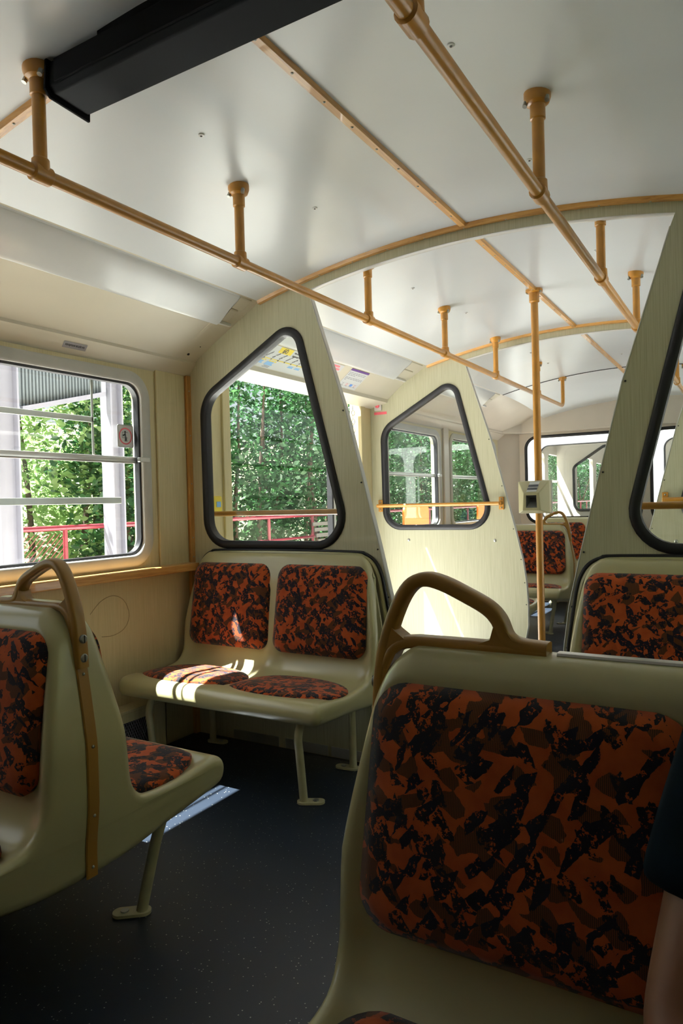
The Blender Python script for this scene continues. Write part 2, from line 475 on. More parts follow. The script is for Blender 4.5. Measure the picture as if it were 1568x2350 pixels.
# side walls: windows and doors as holes
WIN = [(-0.20, 0.80), (0.97, 2.440), (5.02, 6.10), (6.38, 7.72)]
WIN_R = WIN[1:]
WZ0, WZ1 = 0.935, 1.80
DOOR = (3.03, 4.64, 2.08)
def side_wall(name, xa, xb):
    out = [(Y0, 0), (DOOR[0], 0), (DOOR[0], DOOR[2]), (DOOR[1], DOOR[2]), (DOOR[1], 0), (7.86, 0), (7.86, 2.12), (Y0, 2.12)]
    holes = [rrect(a, b, WZ0, WZ1, 0.10) for a, b in (WIN if 'left' in name else WIN_R)]
    g = G(); plate(g, 'yz', xa, xb, out, holes)
    return struct(name, g, M['wall'])
wl = side_wall('wall_left', XLO, XL); wr = side_wall('wall_right', XR, XRO)
# chamfered end corners and end wall
g = G(); plate(g, 'xz', YB, YB+0.07, [(-2.37, 0), (mx(-2.37), 0), (mx(-2.37), 2.26), (-2.37, 2.26)],
               [rrect(-2.285, -1.065, 0.90, 1.875, 0.13), rrect(mx(-1.065), mx(-2.285), 0.90, 1.875, 0.13)])
wb = struct('wall_back', g, M['endpanel'])
for sgn in (0, 1):
    f_ = (lambda x: x) if not sgn else mx
    g = G()
    pr = [(f_(-2.55), 7.84), (f_(-2.36), YB), (f_(-2.36), YB+0.07), (f_(-2.63), 7.84)]
    n = 4; vs = [(p[0], p[1], z) for z in (0, 2.2) for p in pr]
    g.add(vs, [(0, 1, 5, 4), (1, 2, 6, 5), (2, 3, 7, 6), (3, 0, 4, 7), (0, 3, 2, 1), (4, 5, 6, 7)])
    struct('wall_corner_left' if not sgn else 'wall_corner_right', g, M['endpanel'])
g = G(); plate(g, 'xz', Y0-0.05, Y0, [(XLO, 0), (XRO, 0), (XRO, 2.30), (XLO, 2.30)])
struct('wall_front', g, M['endpanel'])
# header band over the end windows, running round the corners
for nm, poly in (('trim_1', [(-2.545, 6.9), (-2.47, 6.9), (-2.47, 7.78), (-2.31, 7.985), (mx(-2.31), 7.985), (mx(-2.47), 7.78), (mx(-2.47), 6.9), (mx(-2.545), 6.9), (mx(-2.545), 7.84), (mx(-2.36), YB), (-2.36, YB), (-2.545, 7.84)]),):
    g = G(); plate(g, 'xy', 1.92, 2.26, poly)
    struct(nm, g, M['endpanel'], bevel=0.012)
# window sill ledges (oak) and upright oak corner strips, both sides
for nm, f_ in (('left', lambda x: x), ('right', mx)):
    for k_, (a, b) in enumerate(((Y0, Y1-0.048), (Y2+0.02, 7.84))):
        g = G(); x0, x1 = sorted((f_(XL), f_(XL+0.082))); g.box(x0, x1, a, b, 0.855, 0.894)
        struct('trim_sill_%s' % nm, g, M['wood_y'], bevel=0.006)
    g = G(); x0, x1 = sorted((f_(XL), f_(XL+0.022))); g.box(x0, x1, Y1-0.045, Y1-0.010, 0.0, 1.86)
    o = struct('trim_corner_%s' % nm, g, M['wood_z'], bevel=0.003)
    for z in (1.30, 1.55, 1.78, 1.02, 0.92, 0.82):
        q = G(); q.ball((f_(XL+0.022), Y1-0.028, z), 0.004, 8); obj('screw', q, M['steel'], o, smooth=True)
    # flat cream pillar panel between window and strip
    g = G(); x0, x1 = sorted((f_(XL), f_(XL+0.012))); g.box(x0, x1, 2.515, Y1-0.05, 0.886, 1.86)
    struct('trim_pillar_%s' % nm, g, M['wall'], bevel=0.004)
    g = G(); x0, x1 = sorted((f_(XL), f_(XL+0.02))); g.box(x0, x1, 6.185, 6.315, 0.886, 1.88)
    struct('trim_pillar_%s' % nm, g, M['endpanel'], bevel=0.008)

# oak battens on the ceiling
def arch_batten(y, w=0.034, h=0.014, wall=True):
    g = G(); P = arch_pts(30)
    for i in range(30):
        (xa, za), (xb, zb) = P[i], P[i+1]
        vs = []
        for (x, z) in ((xa, za), (xb, zb)):
            for (dy, dz) in ((-w/2, 0.001), (-w/2+0.006, -h), (w/2-0.006, -h), (w/2, 0.001)): vs.append((x, y+dy, z+dz))
        g.add(vs, [(0, 1, 5, 4), (1, 2, 6, 5), (2, 3, 7, 6), (3, 0, 4, 7)]+([(3, 2, 1, 0)] if i == 0 else [])+([(4, 5, 6, 7)] if i == 29 else []))
    return g
for k_, y in enumerate((1.20, Y1-0.03, Y2-0.03)):
    o = struct('trim_%d' % (k_+2), arch_batten(y), M['wood_x'], smooth='auto', angle=0.4)
    for i in range(1, 12):
        x = XE+(mx(XE)-XE)*i/12; q = G(); q.ball((x, y, ceil_z(x)-0.014), 0.0045, 8, (1, 1, 0.6)); obj('screw', q, M['steel'], o, smooth=True)
struct('trim_5', arch_batten(6.52, 0.012, 0.006), M['dark'])
for k_, (a, b) in enumerate(((Y0, Y1-0.05), (Y1+0.05, Y2-0.05), (Y2+0.05, 7.2))):
    g = G(); zc = ceil_z(XC)
    if k_ < 2:
        g.extrude_profile([(XC-0.017, zc+0.001), (XC-0.011, zc-0.013), (XC+0.011, zc-0.013), (XC+0.017, zc+0.001)], 'y', a, b)
    else:
        pth = [a+(b-a)*i/24 for i in range(25)]; vs = []
        for y in pth:
            t = max(0, (y-6.52)/(YB+0.03-6.52)); dz = -end_drop(t)*0.9
            vs += [(XC-0.017, y, zc+0.001+dz), (XC-0.011, y, zc-0.013+dz), (XC+0.011, y, zc-0.013+dz), (XC+0.017, y, zc+0.001+dz)]
        g.add(vs, [(4*i+j, 4*i+(j+1) % 4, 4*i+4+(j+1) % 4, 4*i+4+j) for i in range(24) for j in range(4)]+[(3, 2, 1, 0), (96, 97, 98, 99)])
    o = struct('trim_%d' % (k_+6), g, M['wood_y'], smooth='auto', angle=0.4)
    yy = max(a, 1.2)
    while yy < min(b, 6.4)-0.05:
        q = G(); q.ball((XC, yy, zc-0.013), 0.0045, 8, (1, 1, 0.6)); obj('screw', q, M['steel'], o, smooth=True); yy += 0.155

# ------------------------------------------------------------------ cove panels and ceiling lights
def cove(name, label, f_, a, b, prof, mat):
    t = thing(name, label, 'panel', (f_(-2.4), a, 1.9))
    g = G(); P = [(f_(x), z) for x, z in prof]; g.extrude_profile(P, 'y', a, b)
    obj('panel', g, mat, t, smooth='auto', angle=0.35)
    return t
NEAR = [(-2.050, 2.180), (-2.262, 2.062), (-2.470, 1.945), (-2.486, 1.928), (-2.488, 1.915), (-2.500, 1.905), (-2.535, 1.862), (-2.55, 1.852), (-2.60, 1.87), (-2.60, 1.93), (-2.30, 2.13), (-2.06, 2.215)]
VEST = [(-2.050, 2.180), (-2.262, 2.062), (-2.395, 1.955), (-2.40, 1.93), (-2.545, 1.897), (-2.548, 1.91), (-2.53, 1.99), (-2.30, 2.13), (-2.06, 2.215)]
ident = lambda x: x
for nm, f_, side in (('left', ident, 0), ('right', mx, 1)):
    w_ = ('window', 'near seats') if not side else ('right-hand windows', 'near seats')
    c = cove('cove_panel', 'sloping cream cove panel above the %s by the near seats' % ('large sliding window on the left' if not side else 'right-hand windows'), f_, Y0, Y1-0.0145, NEAR, M['cove'])
    if not side:
        # recessed border of the panel at its far end, and two dark holes
        g = G(); g.extrude_profile([(-2.240, 2.086), (-2.470, 1.957), (-2.478, 1.947), (-2.245, 2.064)], 'y', 2.60, 2.625)
        obj('border_rib', g, M['cove'], c, bevel=0.004)
        for y, z, r in ((2.665, 1.952, 0.007), (2.69, 1.985, 0.003)):
            xx = -2.262-(2.062-z)/(2.062-1.945)*(0.208); q = G(); q.ball((xx, y, z-0.001), r, 10); obj('screw_hole', q, M['dark'], c, smooth=True)
    cove('cove_panel', 'sloping cream cove panel above the %s, carrying the route map' % 'left doorway' if not side else 'sloping cream cove panel above the right-hand door', f_, Y1+0.0145, Y2-0.0145, VEST, M['cove'])
    cove('cove_panel', 'sloping cream cove panel at the far end above the %s rear windows' % ('left' if not side else 'right'), f_, Y2+0.0145, YB+0.08, NEAR, M['endpanel'])

def ceiling_light(label, f_, a, b, gap=0.10):
    t = thing('ceiling_light', label, 'light', (f_(-2.18), (a+b)/2, 2.06), 'fluorescent ceiling light boxes along the coves')
    g = G(); P = [(-2.072, 2.192), (-2.080, 2.160), (-2.094, 2.146), (-2.195, 2.080), (-2.216, 2.070), (-2.222, 2.050), (-2.20, 2.06), (-2.07, 2.17)]
    g.extrude_profile([(f_(x), z) for x, z in P], 'y', a, b); obj('lens', g, M['lens'], t, bevel=0.008, seg=3)
    g = G(); g.extrude_profile([(f_(x), z) for x, z in ((-2.040, 2.202), (-2.045, 2.178), (-2.074, 2.172), (-2.074, 2.20))], 'y', a-0.02, b+gap); obj('edge_rail', g, M['alu_paint'], t, bevel=0.003)
    g = G(); g.extrude_profile([(f_(x), z) for x, z in ((-2.216, 2.078), (-2.230, 2.076), (-2.234, 2.062), (-2.216, 2.062))], 'y', a-0.02, b+gap); obj('edge_rail', g, M['white'], t, bevel=0.003)
    g = G(); g.extrude_profile([(f_(x), z) for x, z in ((-2.076, 2.178), (-2.140, 2.140), (-2.140, 2.122), (-2.076, 2.160))], 'y', b+0.004, b+gap-0.01); obj('end_cap', g, M['cove'], t, bevel=0.004)
    g = G(); g.extrude_profile([(f_(x), z) for x, z in ((-2.146, 2.134), (-2.214, 2.094), (-2.214, 2.076), (-2.146, 2.118))], 'y', b+0.004, b+gap-0.03); obj('end_cap', g, M['cove'], t, bevel=0.004)
    return t
for f_, nm in ((ident, 'left'), (mx, 'right')):
    ceiling_light('long white light box on the %s, running along the ceiling of the near seats' % nm, f_, Y0+0.05, 2.615)
    ceiling_light('white light box over the %s doorway between the partitions' % nm, f_, Y1+0.10, 4.52, 0.2)
    ceiling_light('white light box on the %s, in the far end of the car' % nm, f_, Y2+0.09, 6.35, 0.15)

# ------------------------------------------------------------------ windows and doors
def side_window(idx, f_, a, b, guard=False):
    root = thing('window_%d' % idx, '', '', (f_(XL), (a+b)/2, WZ0)); del root['label'], root['category']; root['kind'] = 'structure'
    sg = 1 if f_ is ident else -1
    lp = rrect(a, b, WZ0, WZ1, 0.10, 9)
    g = G(); ring(g, 'yz', f_(XL), lp, [(-0.022, -0.05*sg), (-0.022, 0.010*sg), (-0.014, 0.016*sg), (0.024, 0.016*sg), (0.032, 0.010*sg), (0.034, 0.0)])
    fr = obj('window_frame', g, M['alu_paint'], root, smooth='auto')
    g = G(); ring(g, 'yz', f_(XL), rrect(a+0.026, b-0.026, WZ0+0.026, WZ1-0.026, 0.085, 9), [(-0.007, -0.035*sg), (-0.007, -0.004*sg), (0.006, -0.004*sg), (0.006, -0.035*sg)])
    obj('seal', g, M['rubber'], fr, smooth='auto')
    x0, x1 = sorted((f_(-2.592), f_(-2.588)))
    g = G(); plate(g, 'yz', x0, x1, rrect(a+0.024, b-0.024, WZ0+0.024, 1.405, [0.08, 0.08, 0.005, 0.005])); obj('pane', g, M['glass'], root)
    x0, x1 = sorted((f_(-2.604), f_(-2.600)))
    g = G(); plate(g, 'yz', x0, x1, rpoly([(a+0.024, 1.405), (b-0.024, 1.405), (b-0.024, WZ1-0.024), (a+0.024, WZ1-0.024)], [0.005, 0.005, 0.08, 0.08])); obj('pane', g, M['glass'], root)
    # middle rail
    g = G(); g.tube([(f_(XL-0.028), a+0.01, 1.411), (f_(XL-0.028), b-0.01, 1.411)], 0.02, 12, flat=(0.016, 0.009), up=(0, 0, 1))
    rl = obj('middle_rail', g, M['alu'], root, smooth='auto')
    g = G(); x0, x1 = sorted((f_(XL+0.005), f_(XL+0.026))); g.box(x0, x1, b-0.055, b+0.012, 1.400, 1.424); obj('latch', g, M['alu'], rl, bevel=0.005)
    return root, fr
def guard_bars(root, f_, a, b):
    x0, x1 = sorted((f_(-2.612), f_(-2.607)))
    for z0, z1, e in ((1.578, 1.604, b-0.25), (1.205, 1.235, b-0.10)):
        g = G(); g.box(x0, x1, a+0.02, e, z0, z1); obj('guard_bar', g, M['alu'], root, bevel=0.003)
    g = G(); g.box(x0, x1, b-0.262, b-0.250, 1.43, WZ1-0.02); obj('sash_edge', g, M['alu'], root, bevel=0.002)
wid = 1
for f_ in (ident, mx):
    for i, (a, b) in enumerate(WIN if f_ is ident else WIN_R):
        root, fr = side_window(wid, f_, a, b)
        if b < 3: guard_bars(root, f_, a, b)
        wid += 1
# end windows
for a, b in ((-2.285, -1.065), (mx(-1.065), mx(-2.285))):
    root = thing('window_%d' % wid, '', '', ((a+b)/2, YB, 0.90)); del root['label'], root['category']; root['kind'] = 'structure'; wid += 1
    lp = rrect(a, b, 0.90, 1.875, 0.13, 9)
    g = G(); ring(g, 'xz', YB+0.004, lp, oval(0.036, 0.034, 12)); obj('gasket', g, M['rubber'], root, smooth='auto')
    g = G(); plate(g, 'xz', YB+0.03, YB+0.035, rrect(a+0.005, b-0.005, 0.905, 1.87, 0.125)); obj('pane', g, M['glass'], root)

# doorways: cream portal posts, folded leaf at the far side on the left, closed leaves on the right
def door_left():
    root = thing('door_1', '', '', (XL, (DOOR[0]+DOOR[1])/2, 0)); del root['label'], root['category']; root['kind'] = 'structure'
    for y0, y1 in ((DOOR[0]-0.02, DOOR[0]+0.045), (DOOR[1]-0.045, DOOR[1]+0.02)):
        g = G(); g.box(XLO-0.005, XL+0.015, y0, y1, 0, DOOR[2]); obj('door_post', g, M['wall'], root, bevel=0.006)
    # near leaf, folded open against the post: bright edge
    g = G(); g.box(-2.66, -2.60, DOOR[0]+0.05, DOOR[0]+0.085, 0.02, DOOR[2]-0.04); obj('door_leaf', g, M['white'], root, bevel=0.006)
    # far leaf, folded: frame, glass, black rubber edge
    y0, y1 = DOOR[1]-0.34, DOOR[1]-0.09
    # the leaf hangs outside, clear of the opening's far edge
    lf = G(); plate(lf, 'yz', -2.655, -2.62, [(y0, 0.02), (y1, 0.02), (y1, DOOR[2]-0.04), (y0, DOOR[2]-0.04)], [rrect(y0+0.035, y1-0.035, 0.35, 1.76, 0.05)])
    lf = obj('door_leaf', lf, M['white'], root, bevel=0.004)
    g = G(); plate(g, 'yz', -2.641, -2.637, rrect(y0+0.03, y1-0.03, 0.345, 1.765, 0.05)); obj('pane', g, M['glass'], lf)
    g = G(); g.box(-2.66, -2.612, y0-0.022, y0, 0.02, DOOR[2]-0.04); obj('rubber_edge', g, M['rubber'], lf, bevel=0.006)
    g = G(); g.box(XLO, -1.80, DOOR[0]+0.05, DOOR[1]-0.05, 0.0, 0.006); obj('tread_plate', g, M['tread'], root)  # added pale reflector, bounces door sunlight up to the ceiling
    return root
door_left()
root = thing('door_2', '', '', (XR, (DOOR[0]+DOOR[1])/2, 0)); del root['label'], root['category']; root['kind'] = 'structure'
ym = (DOOR[0]+DOOR[1])/2
for y0, y1 in ((DOOR[0]+0.01, ym-0.006), (ym+0.006, DOOR[1]-0.01)):
    lf = G(); plate(lf, 'yz', XR+0.03, XR+0.065, [(y0, 0.01), (y1, 0.01), (y1, DOOR[2]-0.01), (y0, DOOR[2]-0.01)], [rrect(y0+0.07, y1-0.07, 0.35, 1.76, 0.06)])
    lf = obj('door_leaf', lf, M['white'], root)
    g = G(); plate(g, 'yz', XR+0.046, XR+0.05, rrect(y0+0.065, y1-0.065, 0.345, 1.765, 0.06)); obj('pane', g, M['glass'], lf)
    g = G(); ring(g, 'yz', XR+0.03, rrect(y0+0.07, y1-0.07, 0.35, 1.76, 0.06), oval(0.02, 0.02, 8)); obj('gasket', g, M['rubber'], lf, smooth='auto')

# ------------------------------------------------------------------ partitions (gateways across the car)
EDGE = [(-1.792, 2.178), (-1.770, 2.130), (-1.600, 1.60), (-1.515, 1.27), (-1.440, 0.97), (-1.392, 0.76), (-1.370, 0.60), (-1.362, 0.45), (-1.364, 0.30), (-1.385, 0.20), (-1.45, 0.12), (-1.47, 0.0)]
def partition(label, y, piping=False):
    t = thing('partition_wall', label, 'partition', (XC, y, 0))
    th = 0.028
    top_l = [(-2.548, 1.900), (-2.262, 2.078), (-2.066, 2.190)]
    arch = [(x, ceil_z(x)-0.002) for x, _ in arch_pts(24, -2.05)]
    under = [(x, ceil_z(x)-0.052) for x, _ in arch_pts(20, -1.787, mx(-1.787))]
    right_edge = [(mx(x), z) for x, z in EDGE]
    outl = [(-2.548, 0.0)]+top_l+arch+[(mx(x), z) for x, z in reversed(top_l)]+[(mx(-2.548), 0.0)]
    outl += list(reversed(right_edge[1:]))+list(reversed(under))+EDGE[1:]
    W0 = [(-2.440, 0.985), (-1.593, 0.985), (-1.865, 2.045), (-2.445, 1.728)]
    RD = [0.13, 0.14, 0.085, 0.15]
    lw = rpoly(W0, RD, 9); rw = [(mx(a), b) for a, b in lw]
    g = G(); plate(g, 'xz', y-th/2, y+th/2, outl, [lw, rw])
    obj('panel', g, M['laminate'], t)
    for lp in (lw, rw):
        g = G(); ring(g, 'xz', y, lp, [(-0.019, -0.021), (-0.010, -0.026), (0.010, -0.026), (0.019, -0.020), (0.021, -0.012), (0.021, 0.012), (0.019, 0.020), (0.010, 0.026), (-0.010, 0.026), (-0.019, 0.021)])
        obj('window_gasket', g, M['rubber'], t, smooth='auto', angle=1.0)
        c = (sum(p[0] for p in lp)/len(lp), sum(p[1] for p in lp)/len(lp))
        g = G(); plate(g, 'xz', y-0.003, y+0.003, lp); obj('window_pane', g, M['glass'], t)
    # thin pale metal edging round the opening
    for f_ in (ident, mx):
        P = [(f_(x), y, z) for x, z in EDGE[1:]]
        g = G(); g.tube(P, 0.01, 8, flat=(0.0035, 0.0165), up=(1, 0, 0)); e = obj('edge_strip', g, M['alu_paint'], t, smooth='auto')
        for x, z in EDGE[2:8]:
            q = G(); q.ball((f_(x+0.001)-(0.012 if f_ is ident else -0.012), y-0.0165, z), 0.004, 8); obj('screw', q, M['dark'], e, smooth=True)
    g = G(); g.tube([(x, y, z-0.001) for x, z in under], 0.01, 8, flat=(0.003, 0.0165), up=(0, 0, 1)); obj('edge_strip', g, M['white'], t, smooth='auto')
    # kick plates at the foot
    for f_ in (ident, mx):
        for a, b in ((-2.30, -2.02), (-1.98, -1.74), (-1.72, -1.55)):
            x0, x1 = sorted((f_(a), f_(b))); g = G(); g.box(x0, x1, y-th/2-0.004, y-th/2, 0.004, 0.05); obj('kick_plate', g, M['alu'], t)
    return t
partition('near cream partition with two triangular windows, behind the double bench', Y1)
pt2 = partition('far cream partition between doorway and rear seats, lit by a sun streak', Y2)
# grab bars across the partition windows, and screw domes
def grab_bar(label, x0, x1, y, z, sgn):
    t = thing('grab_bar', label, 'grab bar', ((x0+x1)/2, y, z), 'grab bars across the partition windows')
    yy = y+sgn*0.055
    g = G(); g.tube([(x0, yy, z), (x1, yy, z)], 0.0135, 12); obj('bar', g, M['ochre'], t, smooth='auto')
    for x in (x0, x1):
        g = G(); g.box(x-0.018, x+0.018, min(y, y+sgn*0.012), max(y, y+sgn*0.012), z-0.045, z+0.045); g.tube([(x, y+sgn*0.008, z), (x, yy+sgn*0.004, z)], 0.015, 10)
        e = obj('bracket', g, M['ochre'], t, bevel=0.004)
        for dz in (-0.03, 0.03):
            q = G(); q.ball((x, y+sgn*0.013, z+dz), 0.006, 8); obj('screw', q, M['steel'], e, smooth=True)
    return t
grab_bar('ochre bar across the far left partition window, facing the doorway', -2.475, -1.53, Y2-0.014, 1.15, -1)
grab_bar('ochre bar seen through the near left partition window', -2.475, -1.53, Y1+0.014, 1.14, 1)
grab_bar('ochre bar seen through the near right partition window, close behind it', mx(-1.53), mx(-2.475), Y1+0.014, 1.14, 1)
grab_bar('ochre bar on the far right partition, further back behind the right window', mx(-1.53), mx(-2.475), Y2-0.014, 1.15, -1)
for x in (-2.25, -1.585, mx(-1.585), mx(-2.25)):
    q = G(); q.ball((x, Y2-0.014, 0.89), 0.012, 12, (1, 0.6, 1)); obj('screw_dome', q, M['alu'], pt2, smooth=True)

# ------------------------------------------------------------------ ceiling handrails
def handrail(label, x, z, hangers, yend, y0):
    t = thing('ceiling_handrail', label, 'handrail', (x, hangers[0], z), 'handrails under the ceiling')
    zc = ceil_z(x)
    P = [(x, y0, z)]+[(x, yend-0.06, z)]+[(x, yend-0.06+0.06*math.sin(a), z+0.06-0.06*math.cos(a)) for a in [PI/2*i/6 for i in range(1, 7)]]+[(x, yend, zc-0.02)]
    g = G(); g.tube(P, 0.0165, 16); obj('rail_tube', g, M['ochre'], t, smooth='auto')
    def flange(y):
        g = G(); zz = zc
        g.tube([(x, y, zz+0.004), (x, y, zz-0.012), (x, y, zz-0.026), (x, y, zz-0.032)], [0.036, 0.036, 0.031, 0.020], 18)
        f = obj('flange', g, M['ochre'], t, smooth='auto')
        for dx in (-1, 1):
            q = G(); q.tube([(x+dx*0.028, y-0.012, zz-0.020), (x+dx*0.030, y-0.018, zz-0.034)], 0.0065, 8); obj('screw', q, M['steel'], f, smooth='auto')
    for y in hangers:
        g = G(); g.tube([(x, y, zc-0.005), (x, y, zc-0.068), (x, y, zc-0.070), (x, y, z)], [0.0205, 0.0205, 0.0165, 0.0165], 16); obj('hanger_post', g, M['ochre'], t, smooth='auto')
        flange(y)
        g = G(); g.tube([(x, y-0.028, z), (x, y-0.024, z), (x, y+0.024, z), (x, y+0.028, z)], [0.0175, 0.0225, 0.0225, 0.0175], 16)
        g.tube([(x, y, z+0.005), (x, y, z+0.034), (x, y, z+0.038)], [0.0225, 0.0215, 0.0175], 16)
        obj('tee_clamp', g, M['ochre'], t, smooth='auto')
    flange(yend)
    return t
handrail('ochre ceiling handrail on the left with hangers, above the aisle side of the left seats', -1.507, 2.010, [0.32, 1.128, 1.905, 2.825, 3.735, 4.635, 5.70], 6.54, -1.6)
handrail('ochre ceiling handrail nearest the camera, passing overhead on the right', -0.492, 2.000, [0.32, 1.105, 1.918, 2.793, 3.697, 4.635, 5.70], 6.54, -1.6)

# grab pole in the doorway space with the ticket validator
t = thing('grab_pole', 'ochre floor-to-ceiling pole standing in the middle of the doorway space', 'pole', (XC-0.005, 3.80, 0))
g = G(); g.tube([(XC-0.005, 3.80, 0.004), (XC-0.005, 3.80, 2.295)], 0.0195, 18); obj('tube', g, M['ochre'], t, smooth='auto')
g = G(); g.tube([(XC-0.005, 3.80, 2.302), (XC-0.005, 3.80, 2.286), (XC-0.005, 3.80, 2.282), (XC-0.005, 3.80, 2.235), (XC-0.005, 3.80, 2.23)], [0.045, 0.045, 0.027, 0.027, 0.02], 18); obj('flange', g, M['ochre'], t, smooth='auto')
g = G(); g.tube([(XC-0.005, 3.80, 0.0), (XC-0.005, 3.80, 0.012), (XC-0.005, 3.80, 0.02), (XC-0.005, 3.80, 0.06)], [0.05, 0.05, 0.027, 0.024], 18); obj('flange', g, M['ochre'], t, smooth='auto')
for dx in (-0.036, 0.036):
    q = G(); q.ball((XC-0.005+dx, 3.785, 2.284), 0.006, 8); obj('screw', q, M['steel'], t, smooth=True)

def validator():
    cx, cy, cz = XC-0.012, 3.735, 1.185
    t = thing('ticket_validator', 'cream ticket punching box clamped to the doorway pole', 'ticket validator', (cx, cy, cz-0.086))
    w, h = 0.083, 0.086
    g = G(); back = [(cx-w, cy+0.035, cz-h), (cx+w, cy+0.035, cz-h), (cx+w, cy+0.035, cz+h), (cx-w, cy+0.035, cz+h)]
    mid = [(p[0], cy-0.005, p[2]) for p in back]
    fr = [(cx-0.048, cy-0.055, cz-0.070), (cx+0.048, cy-0.055, cz-0.070), (cx+0.040, cy-0.058, cz+0.022), (cx-0.040, cy-0.058, cz+0.022)]
    def fy_(z): return cy-0.055-0.003*(z-(cz-0.070))/0.092
    ho = [(cx-0.029, fy_(cz-0.056), cz-0.056), (cx+0.029, fy_(cz-0.056), cz-0.056), (cx+0.027, fy_(cz+0.010), cz+0.010), (cx-0.027, fy_(cz+0.010), cz+0.010)]
    q4 = lambda a, b: [(a+i, a+(i+1) % 4, b+(i+1) % 4, b+i) for i in range(4)]
    g.add(back+mid+fr+ho, [(3, 2, 1, 0)]+q4(0, 4)+q4(4, 8)+q4(8, 12))
    b = obj('body', g, M['validator'], t, bevel=0.004, seg=2)
    g = G(); g.box(cx-w-0.002, cx+w+0.002, cy+0.035, cy+0.05, cz-h-0.002, cz+h+0.002); obj('back_plate', g, M['alu_paint'], t, bevel=0.003)
    g = G(); g.box(cx-0.022, cx+0.030, cy+0.045, 3.83, cz-0.05, cz+0.05); obj('clamp', g, M['ochre'], t, bevel=0.006)
    # ticket slot: grey funnel narrowing to a dark throat
    g = G(); inn = [(cx-0.017, cy-0.018, cz-0.024), (cx+0.017, cy-0.018, cz-0.024), (cx+0.016, cy-0.018, cz-0.004), (cx-0.016, cy-0.018, cz-0.004)]
    g.add(ho+inn, q4(0, 4))
    s_ = obj('ticket_slot', g, plain('slot_grey', (0.12, 0.125, 0.115), 0.5), t)
    g = G(); g.add(inn, [(0, 1, 2, 3)]); obj('slot_throat', g, M['dark'], s_)
    # sloped label over the slot
    p0 = Vector((0, cy-0.0062, cz+h-0.004)); p1 = Vector((0, cy-0.058, cz+0.022))
    def pl(u, v0, v1, off=0.0015):
        d = (p1-p0); nn = Vector((0, -d.z, d.y)).normalized()
        if nn.y > 0: nn = -nn
        a = p0+d*v0+nn*off; b_ = p0+d*v1+nn*off
        k0, k1 = 0.026, 0.026
        sh = 0.0045
        return [(cx-k0+sh*(1-v0)*2, a.y, a.z), (cx+k0+sh*(1-v0)*2, a.y, a.z), (cx+k1+sh*(1-v1)*2, b_.y, b_.z), (cx-k1+sh*(1-v1)*2, b_.y, b_.z)]
    g = G(); g.add(pl(0, 0.05, 0.92, 0.0025), [(0, 1, 2, 3)]); lb = obj('label', g, M['paper'], t)
    g = G(); g.add(pl(0, 0.30, 0.50, 0.0033), [(0, 1, 2, 3)]); g.add(pl(0, 0.58, 0.76, 0.0033), [(0, 1, 2, 3)]); obj('label_band', g, M['ink'], lb)
validator()

# ------------------------------------------------------------------ hanging display bar under the ceiling
t = thing('display_bar', 'long black display housing hung crosswise under the near ceiling', 'display', (XC, 1.18, 2.18))
xa, xb = -1.462, mx(-1.462)
g = G(); g.extrude_profile([(1.125, 2.268), (1.120, 2.206), (1.132, 2.190), (1.232, 2.184), (1.238, 2.268)], 'x', xa+0.004, xb-0.004); obj('housing', g, M['black_glass'], t, bevel=0.004)
for x in (xa, xb):
    g = G(); s_ = 0.004; g.extrude_profile([(1.116, 2.272), (1.110, 2.198), (1.126, 2.181), (1.243, 2.174), (1.246, 2.272)], 'x', x-s_, x+s_); e = obj('end_cap', g, M['black_box'], t, bevel=0.002)
g = G(); g.box(xa+0.03, xb-0.03, 1.115, 1.1245, 2.206, 2.262); obj('front_window', g, M['black_box'], t, bevel=0.002)
g = G(); g.box(xa+0.16, xb-0.16, 1.135, 1.200, 2.262, 2.300); obj('mounting_block', g, M['black_box'], t, bevel=0.003)

# ------------------------------------------------------------------ seats
def smooth_curve(pts, per=4, closed=True):
    k = len(pts); out = []
    P = [Vector(p) for p in pts]
    for i in range(k if closed else k-1):
        if closed: p0, p1, p2, p3 = P[i-1], P[i], P[(i+1) % k], P[(i+2) % k]
        else: p0, p1, p2, p3 = P[max(i-1, 0)], P[i], P[i+1], P[min(i+2, k-1)]
        for j in range(per):
            t_ = j/per
            out.append(0.5*((2*p1)+(-p0+p2)*t_+(2*p0-5*p1+4*p2-p3)*t_*t_+(-p0+3*p1-3*p2+p3)*t_**3))
    if not closed: out.append(P[-1])
    return out
def sstep(t_): t_ = max(0, min(1, t_)); return t_*t_*(3-2*t_)
def flare(z):
    # how far in from the widest line the shell's end sits at height z
    if z > 0.60: return 0.055*((z-0.60)/0.33)**1.1
    return 0.014*sstep((0.47-z)/0.14)
HALF = [(0.0, 0.937), (0.034, 0.932), (0.060, 0.905), (0.076, 0.855), (0.100, 0.735), (0.122, 0.61), (0.130, 0.53), (0.138, 0.465), (0.168, 0.424), (0.22, 0.410), (0.32, 0.408), (0.42, 0.420), (0.475, 0.418), (0.507, 0.398), (0.517, 0.365), (0.503, 0.333), (0.45, 0.317), (0.25, 0.290), (0.10, 0.270)]
